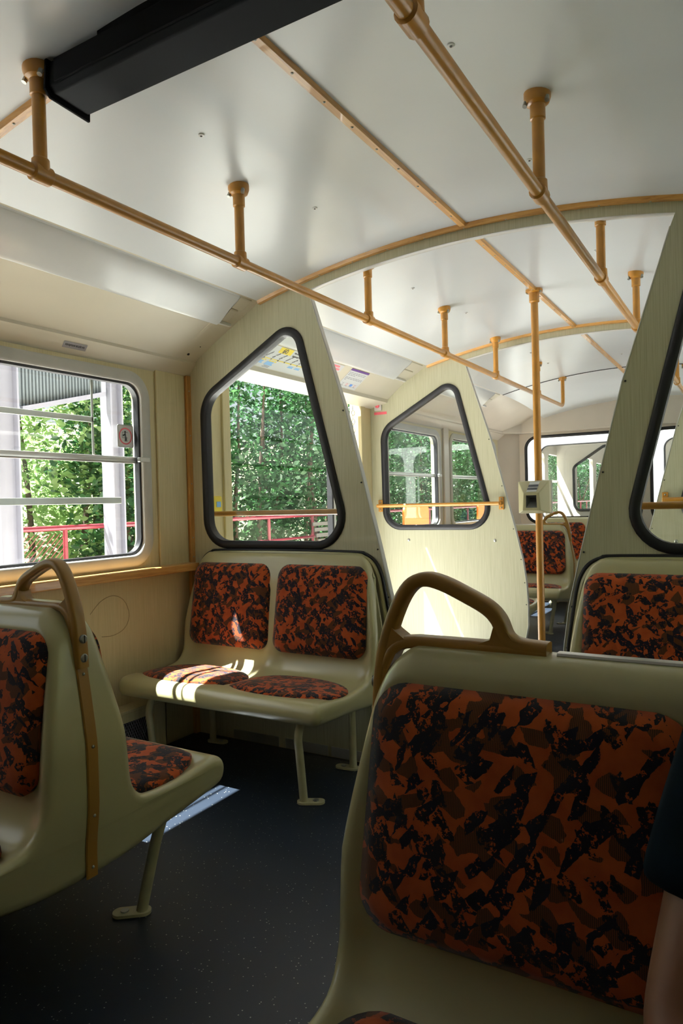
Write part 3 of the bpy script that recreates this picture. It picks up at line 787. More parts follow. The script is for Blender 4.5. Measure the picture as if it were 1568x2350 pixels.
def shell(prof, w, front=1, double=True, mid=True):
    """seat shell: closed (y,z) profile swept across the width with rounded ends, rounded top corners and dished seats"""
    n = len(prof)
    area = sum(prof[i-1].x*prof[i].y-prof[i].x*prof[i-1].y for i in range(n)); sg = 1 if area > 0 else -1
    nrm = []
    for i in range(n):
        d = (prof[(i+1) % n]-prof[i-1]).normalized(); nrm.append(Vector((d.y, -d.x))*sg)
    rr = 0.030
    es = [0.0, 0.003, 0.008, 0.015, 0.024, 0.034, 0.05, 0.07, 0.09, 0.11]
    xs = [-w/2+e for e in es]+[-w/2+0.11+(w-0.22)*i/28 for i in range(1, 28)]+[w/2-e for e in reversed(es)]
    vs = []
    for x in xs:
        e = w/2-abs(x)
        ins = rr-math.sqrt(max(0, rr*rr-(rr-e)**2)) if e < rr else 0.0
        R = 0.10; drop = R-math.sqrt(max(0, R*R-(R-e)**2)) if e < R else 0.0
        for i in range(n):
            p = prof[i]-nrm[i]*ins
            y, z = p.x, p.y
            if z > 0.60: z -= drop*0.75*sstep((z-0.60)/0.32)
            # dish
            hw = w/4; q = abs(abs(x)-hw)/hw
            dish = 0.020*(1-sstep((q-0.76)/0.22))
            p0 = prof[i]
            if double: on = (abs(p0.x) > 0.05)
            else: on = (p0.x < -0.09)
            if on and 0.40 < p0.y < 0.90 and abs(p0.x) < 0.46:
                wgt = sstep((0.90-p0.y)/0.06)*sstep((0.47-abs(p0.x))/0.06) if double else sstep((0.905-p0.y)/0.06)*sstep((0.50-abs(p0.x))/0.06)
                y -= nrm[i].x*dish*wgt; z -= nrm[i].y*dish*wgt
            # flare of the ends with height
            xx = x - math.copysign(flare(z)*sstep((abs(x)-(w/2-0.16))/0.16), x)
            vs.append((xx, y, z))
    m_ = len(xs); fs = []
    for i in range(m_-1):
        for j in range(n): fs.append((i*n+j, i*n+(j+1) % n, (i+1)*n+(j+1) % n, (i+1)*n+j))
    if double:   # the section is symmetric: bridge front to back in level strips
        for o_ in (0, (m_-1)*n):
            for q in range(n//2):
                a, b, c, d = q, q+1, (n-q-1) % n, (n-q) % n
                f = [a, b]+([c] if c != b else [])+([d] if d not in (a, c) else [])
                if len(f) > 2: fs.append(tuple(o_+i for i in f))
    else:
        fs.append(tuple(range(n-1, -1, -1))); fs.append(tuple((m_-1)*n+j for j in range(n)))
    g = G(); g.add(vs, fs); return g
def lens_outline(cx, cy, a, b, n=40, e=2.5):
    return [(cx+a*math.copysign(abs(math.cos(t))**(2/e), math.cos(t)), cy+b*math.copysign(abs(math.sin(t))**(2/e), math.sin(t))) for t in [2*PI*i/n for i in range(n)]]
def pillow(fn, loop, T, rings=9, back=0.012, soft=False):
    """upholstered pad over a 2-D outline; fn(a,b) -> (point, normal)"""
    c = Vector((sum(p[0] for p in loop)/len(loop), sum(p[1] for p in loop)/len(loop)))
    k = len(loop); g = G(); vs = []
    p, nn = fn(c.x, c.y); vs.append(p+nn*T)
    rad = [i/rings for i in range(1, rings+1)]
    for r in rad:
        h = (T*(1-r**2.4)**0.75 if soft else T*(1-r**5)**0.5) if r < 1 else 0.0
        for q in loop:
            a = c+(Vector(q)-c)*r; p, nn = fn(a.x, a.y); vs.append(p+nn*h)
    for q in loop:
        a = c+(Vector(q)-c)*0.985; p, nn = fn(a.x, a.y); vs.append(p-nn*back)
    fs = [(0, 1+i, 1+(i+1) % k) for i in range(k)]
    for r in range(rings):
        for i in range(k): fs.append((1+r*k+i, 1+r*k+(i+1) % k, 1+(r+1)*k+(i+1) % k, 1+(r+1)*k+i))
    fs.append(tuple(1+rings*k+i for i in range(k)))
    return g.add(vs, fs)
def surf(curve, side, key):
    """curve: list of (y,z) of the seat's front line; key 'z' -> lookup by z (backrest), 'y' -> by |y| (seat)"""
    def f(v):
        best = None
        for i in range(len(curve)-1):
            a, b = curve[i], curve[i+1]
            va, vb = (a.y, b.y) if key == 'z' else (a.x, b.x)
            if (va-v)*(vb-v) <= 0 and va != vb:
                t_ = (v-va)/(vb-va); p = a+(b-a)*t_; d = (b-a).normalized(); return p, d
        return (curve[0], (curve[1]-curve[0]).normalized())
    def fn(a, b):
        p, d = f(b); nn = Vector((d.y, -d.x))
        if key == 'z' and nn.x < 0: nn = -nn
        if key == 'y' and nn.y < 0: nn = -nn
        return Vector((a, side*p.x, p.y)), Vector((0, side*nn.x, nn.y))
    return fn
def leg_geo(x, ytop, ztop, yfoot, bend=0.0, dx=0.0):
    g = G(); P = [(x+dx, ytop, ztop), (x+dx*0.95, ytop-bend*0.2, ztop-0.03), (x+dx*0.8, ytop-bend*0.75, ztop-0.075), (x+dx*0.6, ytop-bend, ztop-0.12), (x, yfoot, 0.008)]
    g.tube([P[0]]+[tuple(p) for p in smooth_curve(P[1:], 4, False)], 0.0165, 12); return g
def foot_geo(x, y, d):
    g = G(); lp = rrect(-0.055+0.0, 0.055, -0.024, 0.024, 0.023)
    a = math.atan2(d[1], d[0]); c, s_ = math.cos(a), math.sin(a)
    pts = [(x+(p[0]+0.028)*c-p[1]*s_, y+(p[0]+0.028)*s_+p[1]*c) for p in lp]
    plate(g, 'xy', 0.001, 0.010, pts); return g
def add_leg(root, x, ytop, ztop, yfoot, bend, d, dx=0.0):
    l = obj('leg', leg_geo(x, ytop, ztop, yfoot, bend, dx), M['leg'], root, smooth='auto')
    f = obj('foot_plate', foot_geo(x, yfoot, d), M['leg'], l, bevel=0.002)
    q = G(); bx, by = x+0.05*d[0], yfoot+0.05*d[1]; q.tube([(bx, by, 0.009), (bx, by, 0.014)], 0.012, 8); obj('bolt', q, M['steel'], l)

def handle_geo(xe, sx):
    """grip at the aisle end; xe = x of the end, sx = direction towards the seat's middle"""
    X = lambda e: xe+sx*e
    g = G()
    loop = smooth_curve([(0.032, 0.79), (0.036, 0.86), (0.048, 0.930), (0.072, 0.996), (0.096, 1.034), (0.124, 1.047), (0.157, 1.041), (0.200, 1.022), (0.234, 1.004), (0.252, 0.985), (0.264, 0.958), (0.285, 0.946), (0.33, 0.943)], 4, False)
    g.tube([(X(p.x), 0, p.y) for p in loop], 0.02, 16, flat=(0.0175, 0.0125), up=(0, 1, 0))
    base = smooth_curve([(0.048, 0.892), (0.062, 0.922), (0.09, 0.938), (0.15, 0.940), (0.22, 0.940), (0.33, 0.940)], 3, False)
    g.tube([(X(p.x), 0, p.y) for p in base], 0.02, 16, flat=(0.0175, 0.011), up=(0, 1, 0))
    # webs filling the roots of the loop
    def web(pts):
        n_ = len(pts); vs = [(X(a), -0.0168, b) for a, b in pts]+[(X(a), 0.0168, b) for a, b in pts]
        g.add(vs, [tuple(range(n_)), tuple(range(2*n_-1, n_-1, -1))]+[(i, (i+1) % n_, n_+(i+1) % n_, n_+i) for i in range(n_)])
    web([(0.030, 0.82), (0.044, 0.85), (0.056, 0.888), (0.072, 0.918), (0.098, 0.938), (0.086, 0.947), (0.070, 0.958), (0.058, 0.972), (0.046, 0.930), (0.034, 0.87)])
    web([(0.225, 0.935), (0.31, 0.938), (0.300, 0.950), (0.277, 0.956), (0.262, 0.978), (0.246, 0.975), (0.240, 0.955), (0.220, 0.947)])
    return g

def double_unit():
    root = thing('back_to_back_seat', '', 'seat'); w = 1.135
    half = [Vector(p) for p in HALF]
    full = half+[Vector((-p.x, p.y)) for p in reversed(half[1:])]
    prof = smooth_curve(full, 3)
    obj('seat_shell', shell(prof, w), M['shell'], root, smooth='auto', angle=1.1)
    fc = smooth_curve(half, 6, False)
    back = [p for p in fc if 0.40 < p.y and p.x < 0.15]; seat = [p for p in fc if p.x > 0.14 and p.y > 0.38]
    for side in (1, -1):
        bf = surf(back, side, 'z'); sf = surf(seat, side, 'y')
        def dished(fn, off):
            def f(a, b):
                p, nn = fn(a, b); return p-nn*off, nn
            return f
        for cx in (-0.270, 0.270):
            lp = rpoly([(cx-0.252, 0.512), (cx+0.252, 0.512), (cx+0.240, 0.880), (cx-0.240, 0.880)], [0.05, 0.05, 0.055, 0.055], 6)
            lp2 = []
            for a, b in lp:  # slight bow of the lower and upper edges
                q = (a-cx)/0.25; lp2.append((a, b-0.018*(1-q*q) if b < 0.6 else b+0.012*(1-q*q)))
            obj('backrest_cushion', pillow(dished(bf, 0.002), lp2, 0.027, back=0.03), M['fabric'], root, smooth=True)
            lp = rpoly([(cx-0.235, 0.178), (cx+0.235, 0.178), (cx+0.250, 0.33), (cx+0.215, 0.465), (cx-0.215, 0.465), (cx-0.250, 0.33)], [0.07, 0.07, 0.2, 0.08, 0.08, 0.2], 6)
            obj('seat_cushion', pillow(dished(sf, 0.001), lp, 0.030, soft=True, back=0.03), M['fabric'], root, smooth=True)
    xe = w/2
    h = obj('grip_handle', handle_geo(xe+0.004, -1), M['handle'], root, smooth='auto', angle=0.9)
    for z in (0.862, 0.815):
        q = G(); q.tube([(xe-0.045, 0, z), (xe-0.0165, 0, z), (xe-0.0140, 0, z)], [0.011, 0.011, 0.008], 12); sc = obj('slotted_screw', q, M['steel'], h, smooth='auto')
        q = G(); q.box(xe-0.0152, xe-0.0130, -0.0014, 0.0014, z-0.009, z+0.009); obj('screw_slot', q, M['dark'], h)
    # brown cover strip down the joint and along the top
    P = [(xe-flare(z)+0.002, 0, z) for z in [0.80-0.525*i/20 for i in range(21)]]
    g = G(); g.tube(P, 0.01, 8, flat=(0.004, 0.0175), up=(1, 0, 0)); st = obj('cover_strip', g, M['handle'], root, smooth='auto')
    for z in (0.775, 0.60, 0.43, 0.30):
        q = G(); q.ball((xe-flare(z)+0.005, 0, z), 0.0045, 8); obj('screw', q, M['steel'], st, smooth=True)
    g = G(); g.tube([(xe-0.34, 0, 0.938), (-xe+0.12, 0, 0.938)], 0.01, 8, flat=(0.004, 0.011), up=(0, 0, 1)); obj('top_strip', g, M['alu'], root, smooth='auto')
    for sy in (1, -1):
        add_leg(root, xe-0.150, sy*0.325, 0.305, sy*0.282, 0.020*sy, (-0.75, -0.6*sy), 0.055)
        add_leg(root, -xe+0.16, sy*0.295, 0.305, sy*0.270, 0.012*sy, (0.75, -0.6*sy))
    return root
unit = double_unit()
G_SEAT = 'back-to-back double seats'
unit.location = (-1.980, 1.15, 0); unit['group'] = G_SEAT
unit['label'] = 'cream and orange back-to-back double seat at the left, beside the sliding window'
copy_tree(unit, (mx(-1.980), 1.095, 0), PI, 'large cream and orange back-to-back double seat in the right foreground')
copy_tree(unit, (-1.975, 6.39, 0), 0, 'cream and orange back-to-back double seat at the far end, left of the aisle')
copy_tree(unit, (mx(-1.975), 6.39, 0), PI, 'cream and orange back-to-back double seat at the far end, right of the aisle')

def bench():
    """double bench against a partition; local y = 0 is the wall plane, the seat looks towards -y"""
    root = thing('bench_seat', '', 'seat'); w = 1.10
    fr = [(-0.026, 0.948), (-0.050, 0.940), (-0.068, 0.905), (-0.082, 0.855), (-0.104, 0.735), (-0.124, 0.61), (-0.134, 0.53), (-0.145, 0.468), (-0.178, 0.430), (-0.24, 0.413), (-0.34, 0.408), (-0.47, 0.420), (-0.530, 0.420), (-0.560, 0.404), (-0.572, 0.376), (-0.562, 0.345), (-0.52, 0.333), (-0.30, 0.320), (-0.08, 0.300), (-0.018, 0.33), (-0.016, 0.60), (-0.016, 0.90)]
    prof = smooth_curve([Vector(p) for p in fr], 3)
    obj('seat_shell', shell(prof, w, double=False), M['shell'], root, smooth='auto', angle=1.1)
    half = [Vector((-p[0], p[1])) for p in fr[:17]]
    fc = smooth_curve(half, 6, False)
    back = [p for p in fc if p.y > 0.45 and p.x < 0.16]; seat = [p for p in fc if p.x > 0.165 and p.y > 0.39]
    bf = surf(back, -1, 'z'); sf = surf(seat, -1, 'y')
    def dished(fn, off):
        def f(a, b):
            p, nn = fn(a, b); return p-nn*off, nn
        return f
    for cx in (-0.258, 0.258):
        lp = rpoly([(cx-0.245, 0.508), (cx+0.245, 0.508), (cx+0.238, 0.900), (cx-0.238, 0.900)], [0.05, 0.05, 0.06, 0.06], 6)
        lp2 = [(a, b-0.015*(1-((a-cx)/0.25)**2) if b < 0.7 else b+0.006*(1-((a-cx)/0.25)**2)) for a, b in lp]
        obj('backrest_cushion', pillow(dished(bf, 0.002), lp2, 0.027, back=0.03), M['fabric'], root, smooth=True)
        lp = lens_outline(cx, 0.362, 0.268, 0.158)
        obj('seat_cushion', pillow(dished(sf, 0.001), lp, 0.030, soft=True, back=0.03), M['fabric'], root, smooth=True)
    # black rubber piping between shell and wall
    P = []
    for z in (0.52, 0.60, 0.68, 0.76, 0.83): P.append((w/2-flare(z)+0.004+0.020, -0.007, z))
    P += [(w/2-0.030, -0.006, 0.885), (w/2-0.058, -0.006, 0.925), (w/2-0.10, -0.006, 0.948), (w/2-0.16, -0.006, 0.957)]
    right = P; left = [(-p[0], p[1], p[2]) for p in reversed(P)]
    c = smooth_curve([Vector(p) for p in right+[(0, -0.006, 0.961)]+left], 4, False)
    g = G(); g.tube(c, 0.0075, 8); obj('piping', g, M['rubber'], root, smooth='auto')
    g = G(); g.tube([(p.x*0.975, -0.010, p.z-0.012) for p in c], 0.010, 8); obj('flange', g, M['shell'], root, smooth='auto')
    for sx in (1, -1):
        add_leg(root, sx*(w/2-0.145), -0.50, 0.345, -0.478, 0.0, (0.85*sx, 0.45)) if False else None
        l = G(); x = sx*(w/2-0.145)
        pth = smooth_curve([(x, -0.50+0.03, 0.34), (x, -0.508+0.015, 0.305), (x, -0.507, 0.26), (x, -0.50, 0.20), (x, -0.478, 0.008)], 4, False)
        l.tube([tuple(p) for p in pth], 0.0165, 12); l = obj('leg', l, M['leg'], root, smooth='auto')
        d = (0.85*sx, 0.45); obj('foot_plate', foot_geo(x, -0.478, d), M['leg'], l, bevel=0.002)
        q = G(); q.tube([(x+0.05*d[0], -0.478+0.05*d[1], 0.009), (x+0.05*d[0], -0.478+0.05*d[1], 0.014)], 0.012, 8); obj('bolt', q, M['steel'], l)
        add_leg(root, x, -0.085, 0.31, -0.085, 0.0, (-0.95*sx, 0.1) if sx < 0 else (-0.9, -0.1))
    return root
bn = bench()
bn.location = (-1.962, Y1-0.014, 0); bn['group'] = 'benches against the partitions'
bn['label'] = 'sunlit cream bench with two orange places under the left triangular window'
copy_tree(bn, (mx(-1.962), Y1-0.014, 0), 0, 'cream bench with orange cushions under the right triangular window, beyond the foreground seat')
copy_tree(bn, (-1.962, Y2+0.014, 0), PI, 'cream bench behind the far left partition, only its nose visible past the edge')
copy_tree(bn, (mx(-1.962), Y2+0.014, 0), PI, 'cream bench hidden behind the far right partition')
copy_tree(bn, (-1.60, YB-0.02, 0), 0, 'cream and orange bench along the end wall below the left rear window')
copy_tree(bn, (mx(-1.60)+0.05, YB-0.02, 0), 0, 'cream and orange bench along the end wall below the right rear window')

# ------------------------------------------------------------------ heater box, scribble on the wall
t = thing('heater_box', 'low cream heater box with a dark mesh grille on the floor under the window', 'heater', (XL, 1.8, 0))
g = G(); plate(g, 'yz', XL+0.085, XL+0.095, [(0.75, 0.02), (2.44, 0.02), (2.44, 0.255), (0.75, 0.255)], [rrect(1.75, 2.36, 0.06, 0.215, 0.006)])
g.box(XL+0.001, XL+0.095, 0.75, 2.44, 0.255, 0.268); g.box(XL+0.001, XL+0.095, 2.43, 2.44, 0.02, 0.255)
obj('casing', g, M['wall'], t, bevel=0.002)
g = G(); rows, cols = 12, 44
for i in range(cols):
    for s_ in (1, -1):
        y = 1.75+0.61*i/cols
        h = 0.155; y2 = y+s_*h*0.5
        if 1.75 <= y2 <= 2.36: g.tube([(XL+0.08, y, 0.06), (XL+0.08, y2, 0.215)], 0.0016, 4)
obj('grille', g, M['steelgrey'], t)
g = G(); g.box(XL+0.001, XL+0.06, 1.75, 2.36, 0.06, 0.215); obj('grille_back', g, M['dark'], t)
# faint pen loops on the wall under the sill
def scribble(pts, r=0.0016):
    c = smooth_curve([Vector((XL+0.0006, a, b)) for a, b in pts], 6, False); g = G(); g.tube(c, r, 5, flat=(0.0009, r), up=(1, 0, 0)); return g
inkm = plain('faded_pen', (0.30, 0.24, 0.13), 0.7)
obj('pen_scribble', scribble([(2.09, 0.715), (2.15, 0.765), (2.22, 0.782), (2.28, 0.755), (2.31, 0.70), (2.305, 0.65), (2.27, 0.615), (2.21, 0.60), (2.15, 0.605)]), inkm, wl)
obj('pen_scribble', scribble([(1.85, 0.775), (1.89, 0.797), (1.94, 0.797), (1.975, 0.775), (1.98, 0.745)]), inkm, wl)

# ------------------------------------------------------------------ signs
def on_cove(y, s_, off=0.0015):
    """point on the sloping panel over the left door: y along the car, s_ metres down the slope from its top"""
    a = Vector((-2.262, 2.062)); b = Vector((-2.395, 1.955)); d = (b-a).normalized(); nn = Vector((d.y, -d.x))
    if nn.x < 0: nn = -nn
    p = a+d*s_+nn*off; return (p.x, y, p.y)
def cove_quad(g, y0, y1, s0, s1, off, sh=0.0):
    g.add([on_cove(y0, s0, off), on_cove(y1, s0, off), on_cove(y1+sh, s1, off), on_cove(y0+sh, s1, off)], [(0, 1, 2, 3)]); return g
cl = 0.170
# route map
t = thing('route_map', 'white line 60 route map on the cove over the left doorway', 'poster', on_cove(3.45, 0.08, 0))
g = G(); vs = [on_cove(y, s_, o) for o in (0.0004, 0.0016) for y, s_ in ((2.98, 0.003), (3.72, 0.003), (3.72, 0.165), (2.98, 0.165))]
g.add(vs, [(0, 1, 2, 3), (4, 5, 6, 7), (0, 1, 5, 4), (1, 2, 6, 5), (2, 3, 7, 6), (3, 0, 4, 7)]); obj('sheet', g, M['paper'], t)
g = G(); cove_quad(g, 3.215, 3.335, 0.004, 0.045, 0.0022); yp = obj('line_number_plate', g, M['yellow'], t)
pl = lambda y0, s0, off: (lambda a, b, c: on_cove(y0+a, s0-b, off+c))
obj('line_number', text_mesh('60', 0.046, pl(3.247, 0.026, 0.0026)), M['ink'], yp)
obj('heading', text_mesh('Városmajor', 0.016, pl(3.352, 0.020, 0.0024)), M['ink'], t)
obj('heading', text_mesh('Széchenyi-hegy', 0.016, pl(3.352, 0.042, 0.0024)), M['ink'], t)
g = G(); cove_quad(g, 3.13, 3.69, 0.094, 0.100, 0.0022); obj('line_bar', g, M['yellow'], t)
stops = ['Városmajor', 'Esze Tamás iskola', 'Erdei iskola', 'Adonis utca', 'Svábhegy', 'Városkút', 'Művész út', 'Gyöngyvirág út', 'Széchenyi-hegy']
for i, s_ in enumerate(stops):
    y0 = 3.14+0.064*i; ca, sa = math.cos(0.75), math.sin(0.75)
    obj('stop_name', text_mesh(s_, 0.0125, lambda a, b, c, y0=y0: on_cove(y0+a*ca-b*sa, 0.086-(a*sa+b*ca), 0.0022+c)), M['ink'], t)
    g = G(); q = [on_cove(y0+0.006*math.cos(k_*PI/4), 0.097+0.006*math.sin(k_*PI/4), 0.0026) for k_ in range(8)]; g.add(q, [tuple(range(8))]); obj('stop_dot', g, M['ink'], t)
for y0 in (3.105, 3.20):
    g = G()
    for k_ in range(3): cove_quad(g, y0+0.024*k_, y0+0.024*k_+0.019, 0.107, 0.114, 0.0022)
    obj('connection_box', g, M['yellow'], t)
for y0, y1, s0, s1 in ((3.09, 3.155, 0.117, 0.140), (3.185, 3.25, 0.117, 0.143), (3.395, 3.44, 0.112, 0.127), (3.465, 3.51, 0.112, 0.127)):
    g = G(); n_ = 3
    for k_ in range(n_):
        a = s0+(s1-s0)*k_/n_; cove_quad(g, y0-0.004*k_, y1-0.006*(k_ % 2), a, a+(s1-s0)/n_*0.9, 0.0022)
    obj('connection_box', g, M['blue'], t)
g = G(); cove_quad(g, 3.185, 3.24, 0.146, 0.152, 0.0022); cove_quad(g, 3.175, 3.235, 0.154, 0.160, 0.0022); obj('footnote', g, M['greyink'], t)
# red warning sticker
t = thing('warning_sticker', 'small white sticker with red lettering, just past the near partition edge', 'sticker', on_cove(3.83, 0.03, 0))
g = G(); cove_quad(g, 3.75, 3.905, 0.004, 0.058, 0.0016); obj('sheet', g, M['paper'], t)
g = G()
for s0, n_, y0 in ((0.012, 6, 3.775), (0.034, 8, 3.765)):
    for k_ in range(n_):
        cove_quad(g, y0+0.0145*k_, y0+0.0145*k_+0.0105, s0, s0+0.015, 0.0022)
obj('red_lettering', g, M['redprint'], t)
# notice sheet
t = thing('notice_sheet', 'white notice with a violet top band and a row of pictograms', 'notice', on_cove(4.12, 0.08, 0))
g = G(); cove_quad(g, 4.00, 4.24, 0.003, 0.165, 0.0016); obj('sheet', g, M['paper'], t)
g = G(); cove_quad(g, 4.00, 4.24, 0.003, 0.019, 0.0022); obj('violet_band', g, M['violet'], t)
g = G(); rnd = random.Random(3)
for s0, e in ((0.032, 0.98), (0.043, 0.99), (0.054, 0.40), (0.074, 0.99), (0.084, 0.99), (0.094, 0.12)):
    y = 4.012
    while y < 4.012+0.216*e:
        w_ = rnd.uniform(0.012, 0.034); cove_quad(g, y, min(y+w_, 4.228), s0, s0+0.0042, 0.0021); y += w_+0.006
obj('text_lines', g, M['greyink'], t)
g = G(); cove_quad(g, 4.012, 4.228, 0.122, 0.1228, 0.0021); cove_quad(g, 4.012, 4.228, 0.148, 0.1488, 0.0021); obj('rule', g, M['greyink'], t)
for k_, mt_ in enumerate(('greyink', 'redprint', 'darkblue', 'redprint')):
    y0 = 4.04+0.052*k_; g = G()
    if mt_ == 'darkblue': cove_quad(g, y0-0.012, y0+0.020, 0.123, 0.142, 0.0023)
    else:
        pts = [(y0+0.009*math.cos(a), 0.132+0.009*math.sin(a)) for a in [2*PI*i/14 for i in range(14)]]; pi_ = [(y0+(a-y0)*0.72, 0.132+(b-0.132)*0.72) for a, b in pts]
        g.add([on_cove(a, b, 0.0023) for a, b in pts+pi_], [(i, (i+1) % 14, 14+(i+1) % 14, 14+i) for i in range(14)])
    obj('pictogram', g, M[mt_], t)
    g = G()
    for a in (-0.008, 0.006): cove_quad(g, y0+a, y0+a+0.006, 0.143, 0.147, 0.0022)
    obj('pictogram_caption', g, M['ink'], t)
# grey label over the window
t = thing('window_label', 'grey lettered label on the lip above the sliding window', 'label', (-2.515, 2.02, 1.885))
a_, b_ = Vector((-2.500, 1.905)), Vector((-2.535, 1.862)); dd = (b_-a_).normalized(); nn_ = Vector((-dd.y, dd.x)); nn_ = nn_ if nn_.x > 0 else -nn_
def on_lip(y, s_, off): p = a_+dd*s_+nn_*off; return (p.x, y, p.y)
g = G(); g.add([on_lip(y, s_, 0.0012) for y, s_ in ((1.965, 0.010), (2.085, 0.010), (2.085, 0.040), (1.965, 0.040))], [(0, 1, 2, 3)]); obj('plate', g, M['greylabel'], t)
obj('lettering', text_mesh('KIHAJOLNI VESZÉLYES', 0.0125, lambda a, b, c: on_lip(2.025+a*0.80, 0.025-b, 0.0016+c), align='CENTER'), M['ink'], t)
# round pictogram sticker on the window glass
t = thing('pictogram_sticker', 'square sticker with a red ring and leaning figure on the window glass', 'sticker', (-2.586, 2.33, 1.53))
xg = -2.586; yc, zc = 2.355, 1.525; hs_ = 0.054
g = G(); plate(g, 'yz', xg, xg+0.0008, rrect(yc-hs_*0.92, yc+hs_*0.92, zc-hs_, zc+hs_, 0.01)); obj('sheet', g, M['paper'], t)
g = G(); ring(g, 'yz', xg+0.0012, rrect(yc-hs_*0.86, yc+hs_*0.86, zc-hs_*0.95, zc+hs_*0.95, 0.009), rectsec(0.002, 0.0004)); obj('border', g, M['greyink'], t)
g = G(); ring(g, 'yz', xg+0.0014, [(yc+0.037*math.cos(2*PI*i/28), zc+0.037*math.sin(2*PI*i/28)) for i in range(28)], rectsec(0.006, 0.0006)); obj('red_ring', g, M['redprint'], t)
g = G(); g.ball((xg+0.0014, yc-0.002, zc+0.020), 0.0052, 10, (0.15, 1, 1))
for pth in ([(yc-0.002, zc+0.014), (yc+0.001, zc-0.004)], [(yc+0.001, zc-0.004), (yc-0.003, zc-0.025)], [(yc+0.002, zc-0.004), (yc+0.007, zc-0.025)], [(yc-0.001, zc+0.010), (yc-0.016, zc+0.002)]):
    g.tube([(xg+0.0014, a, b) for a, b in pth], 0.003, 6, flat=(0.0005, 0.0034), up=(1, 0, 0))
for pth in ([(yc-0.020, zc+0.018), (yc-0.020, zc-0.008)], [(yc-0.020, zc-0.008), (yc+0.014, zc-0.008)], [(yc-0.020, zc+0.018), (yc+0.014, zc+0.018)]):
    g.tube([(xg+0.0014, a, b) for a, b in pth], 0.0008, 6, flat=(0.0004, 0.0009), up=(1, 0, 0))
obj('leaning_figure', g, M['ink'], t)
# emergency button on the far partition
t = thing('emergency_button', 'small white box with a red button over a red strip, on the far partition', 'button', (-2.478, Y2-0.014, 1.90))
yy = Y2-0.0145
g = G(); g.box(-2.508, -2.448, yy-0.014, yy, 1.876, 1.940); bx_ = obj('box', g, M['white'], t, bevel=0.004)
g = G(); g.tube([(-2.478, yy-0.013, 1.912), (-2.478, yy-0.026, 1.912), (-2.478, yy-0.029, 1.912)], [0.016, 0.016, 0.011], 16); obj('button', g, M['redprint'], t, smooth='auto')
g = G(); g.box(-2.515, -2.408, yy-0.0015, yy-0.0003, 1.846, 1.866); obj('label_strip', g, M['redprint'], t)
# yellow request button on the door post
t = thing('request_button', 'yellow request-stop button on the door post behind the left window', 'button', (-2.49, 2.89, 1.18))
g = G(); g.box(-2.549, -2.49, 2.86, 2.935, 1.145, 1.235); obj('box', g, M['yellow'], t, bevel=0.01, seg=3)
g = G(); g.box(-2.492, -2.4875, 2.885, 2.920, 1.175, 1.205); obj('button', g, M['blue'], t, bevel=0.002)
# loops of chain hanging by the folded door leaf
t = thing('chain_strap', 'short silver chain hanging beside the folded door leaf', 'chain', (-2.50, 4.56, 1.86))
for k_ in range(7):
    z = 1.865-0.032*k_; g = G(); ang = 0.6 if k_ % 2 else 2.1
    ctr = (-2.52, 4.44+0.006*(k_ % 2), z)
    g.tube([(ctr[0]+0.011*math.cos(q)*math.cos(ang), ctr[1]+0.011*math.cos(q)*math.sin(ang), ctr[2]+0.02*math.sin(q)) for q in [2*PI*i/14 for i in range(14)]], 0.0026, 6, closed=True)
    obj('link', g, M['alu'], t, smooth=True)

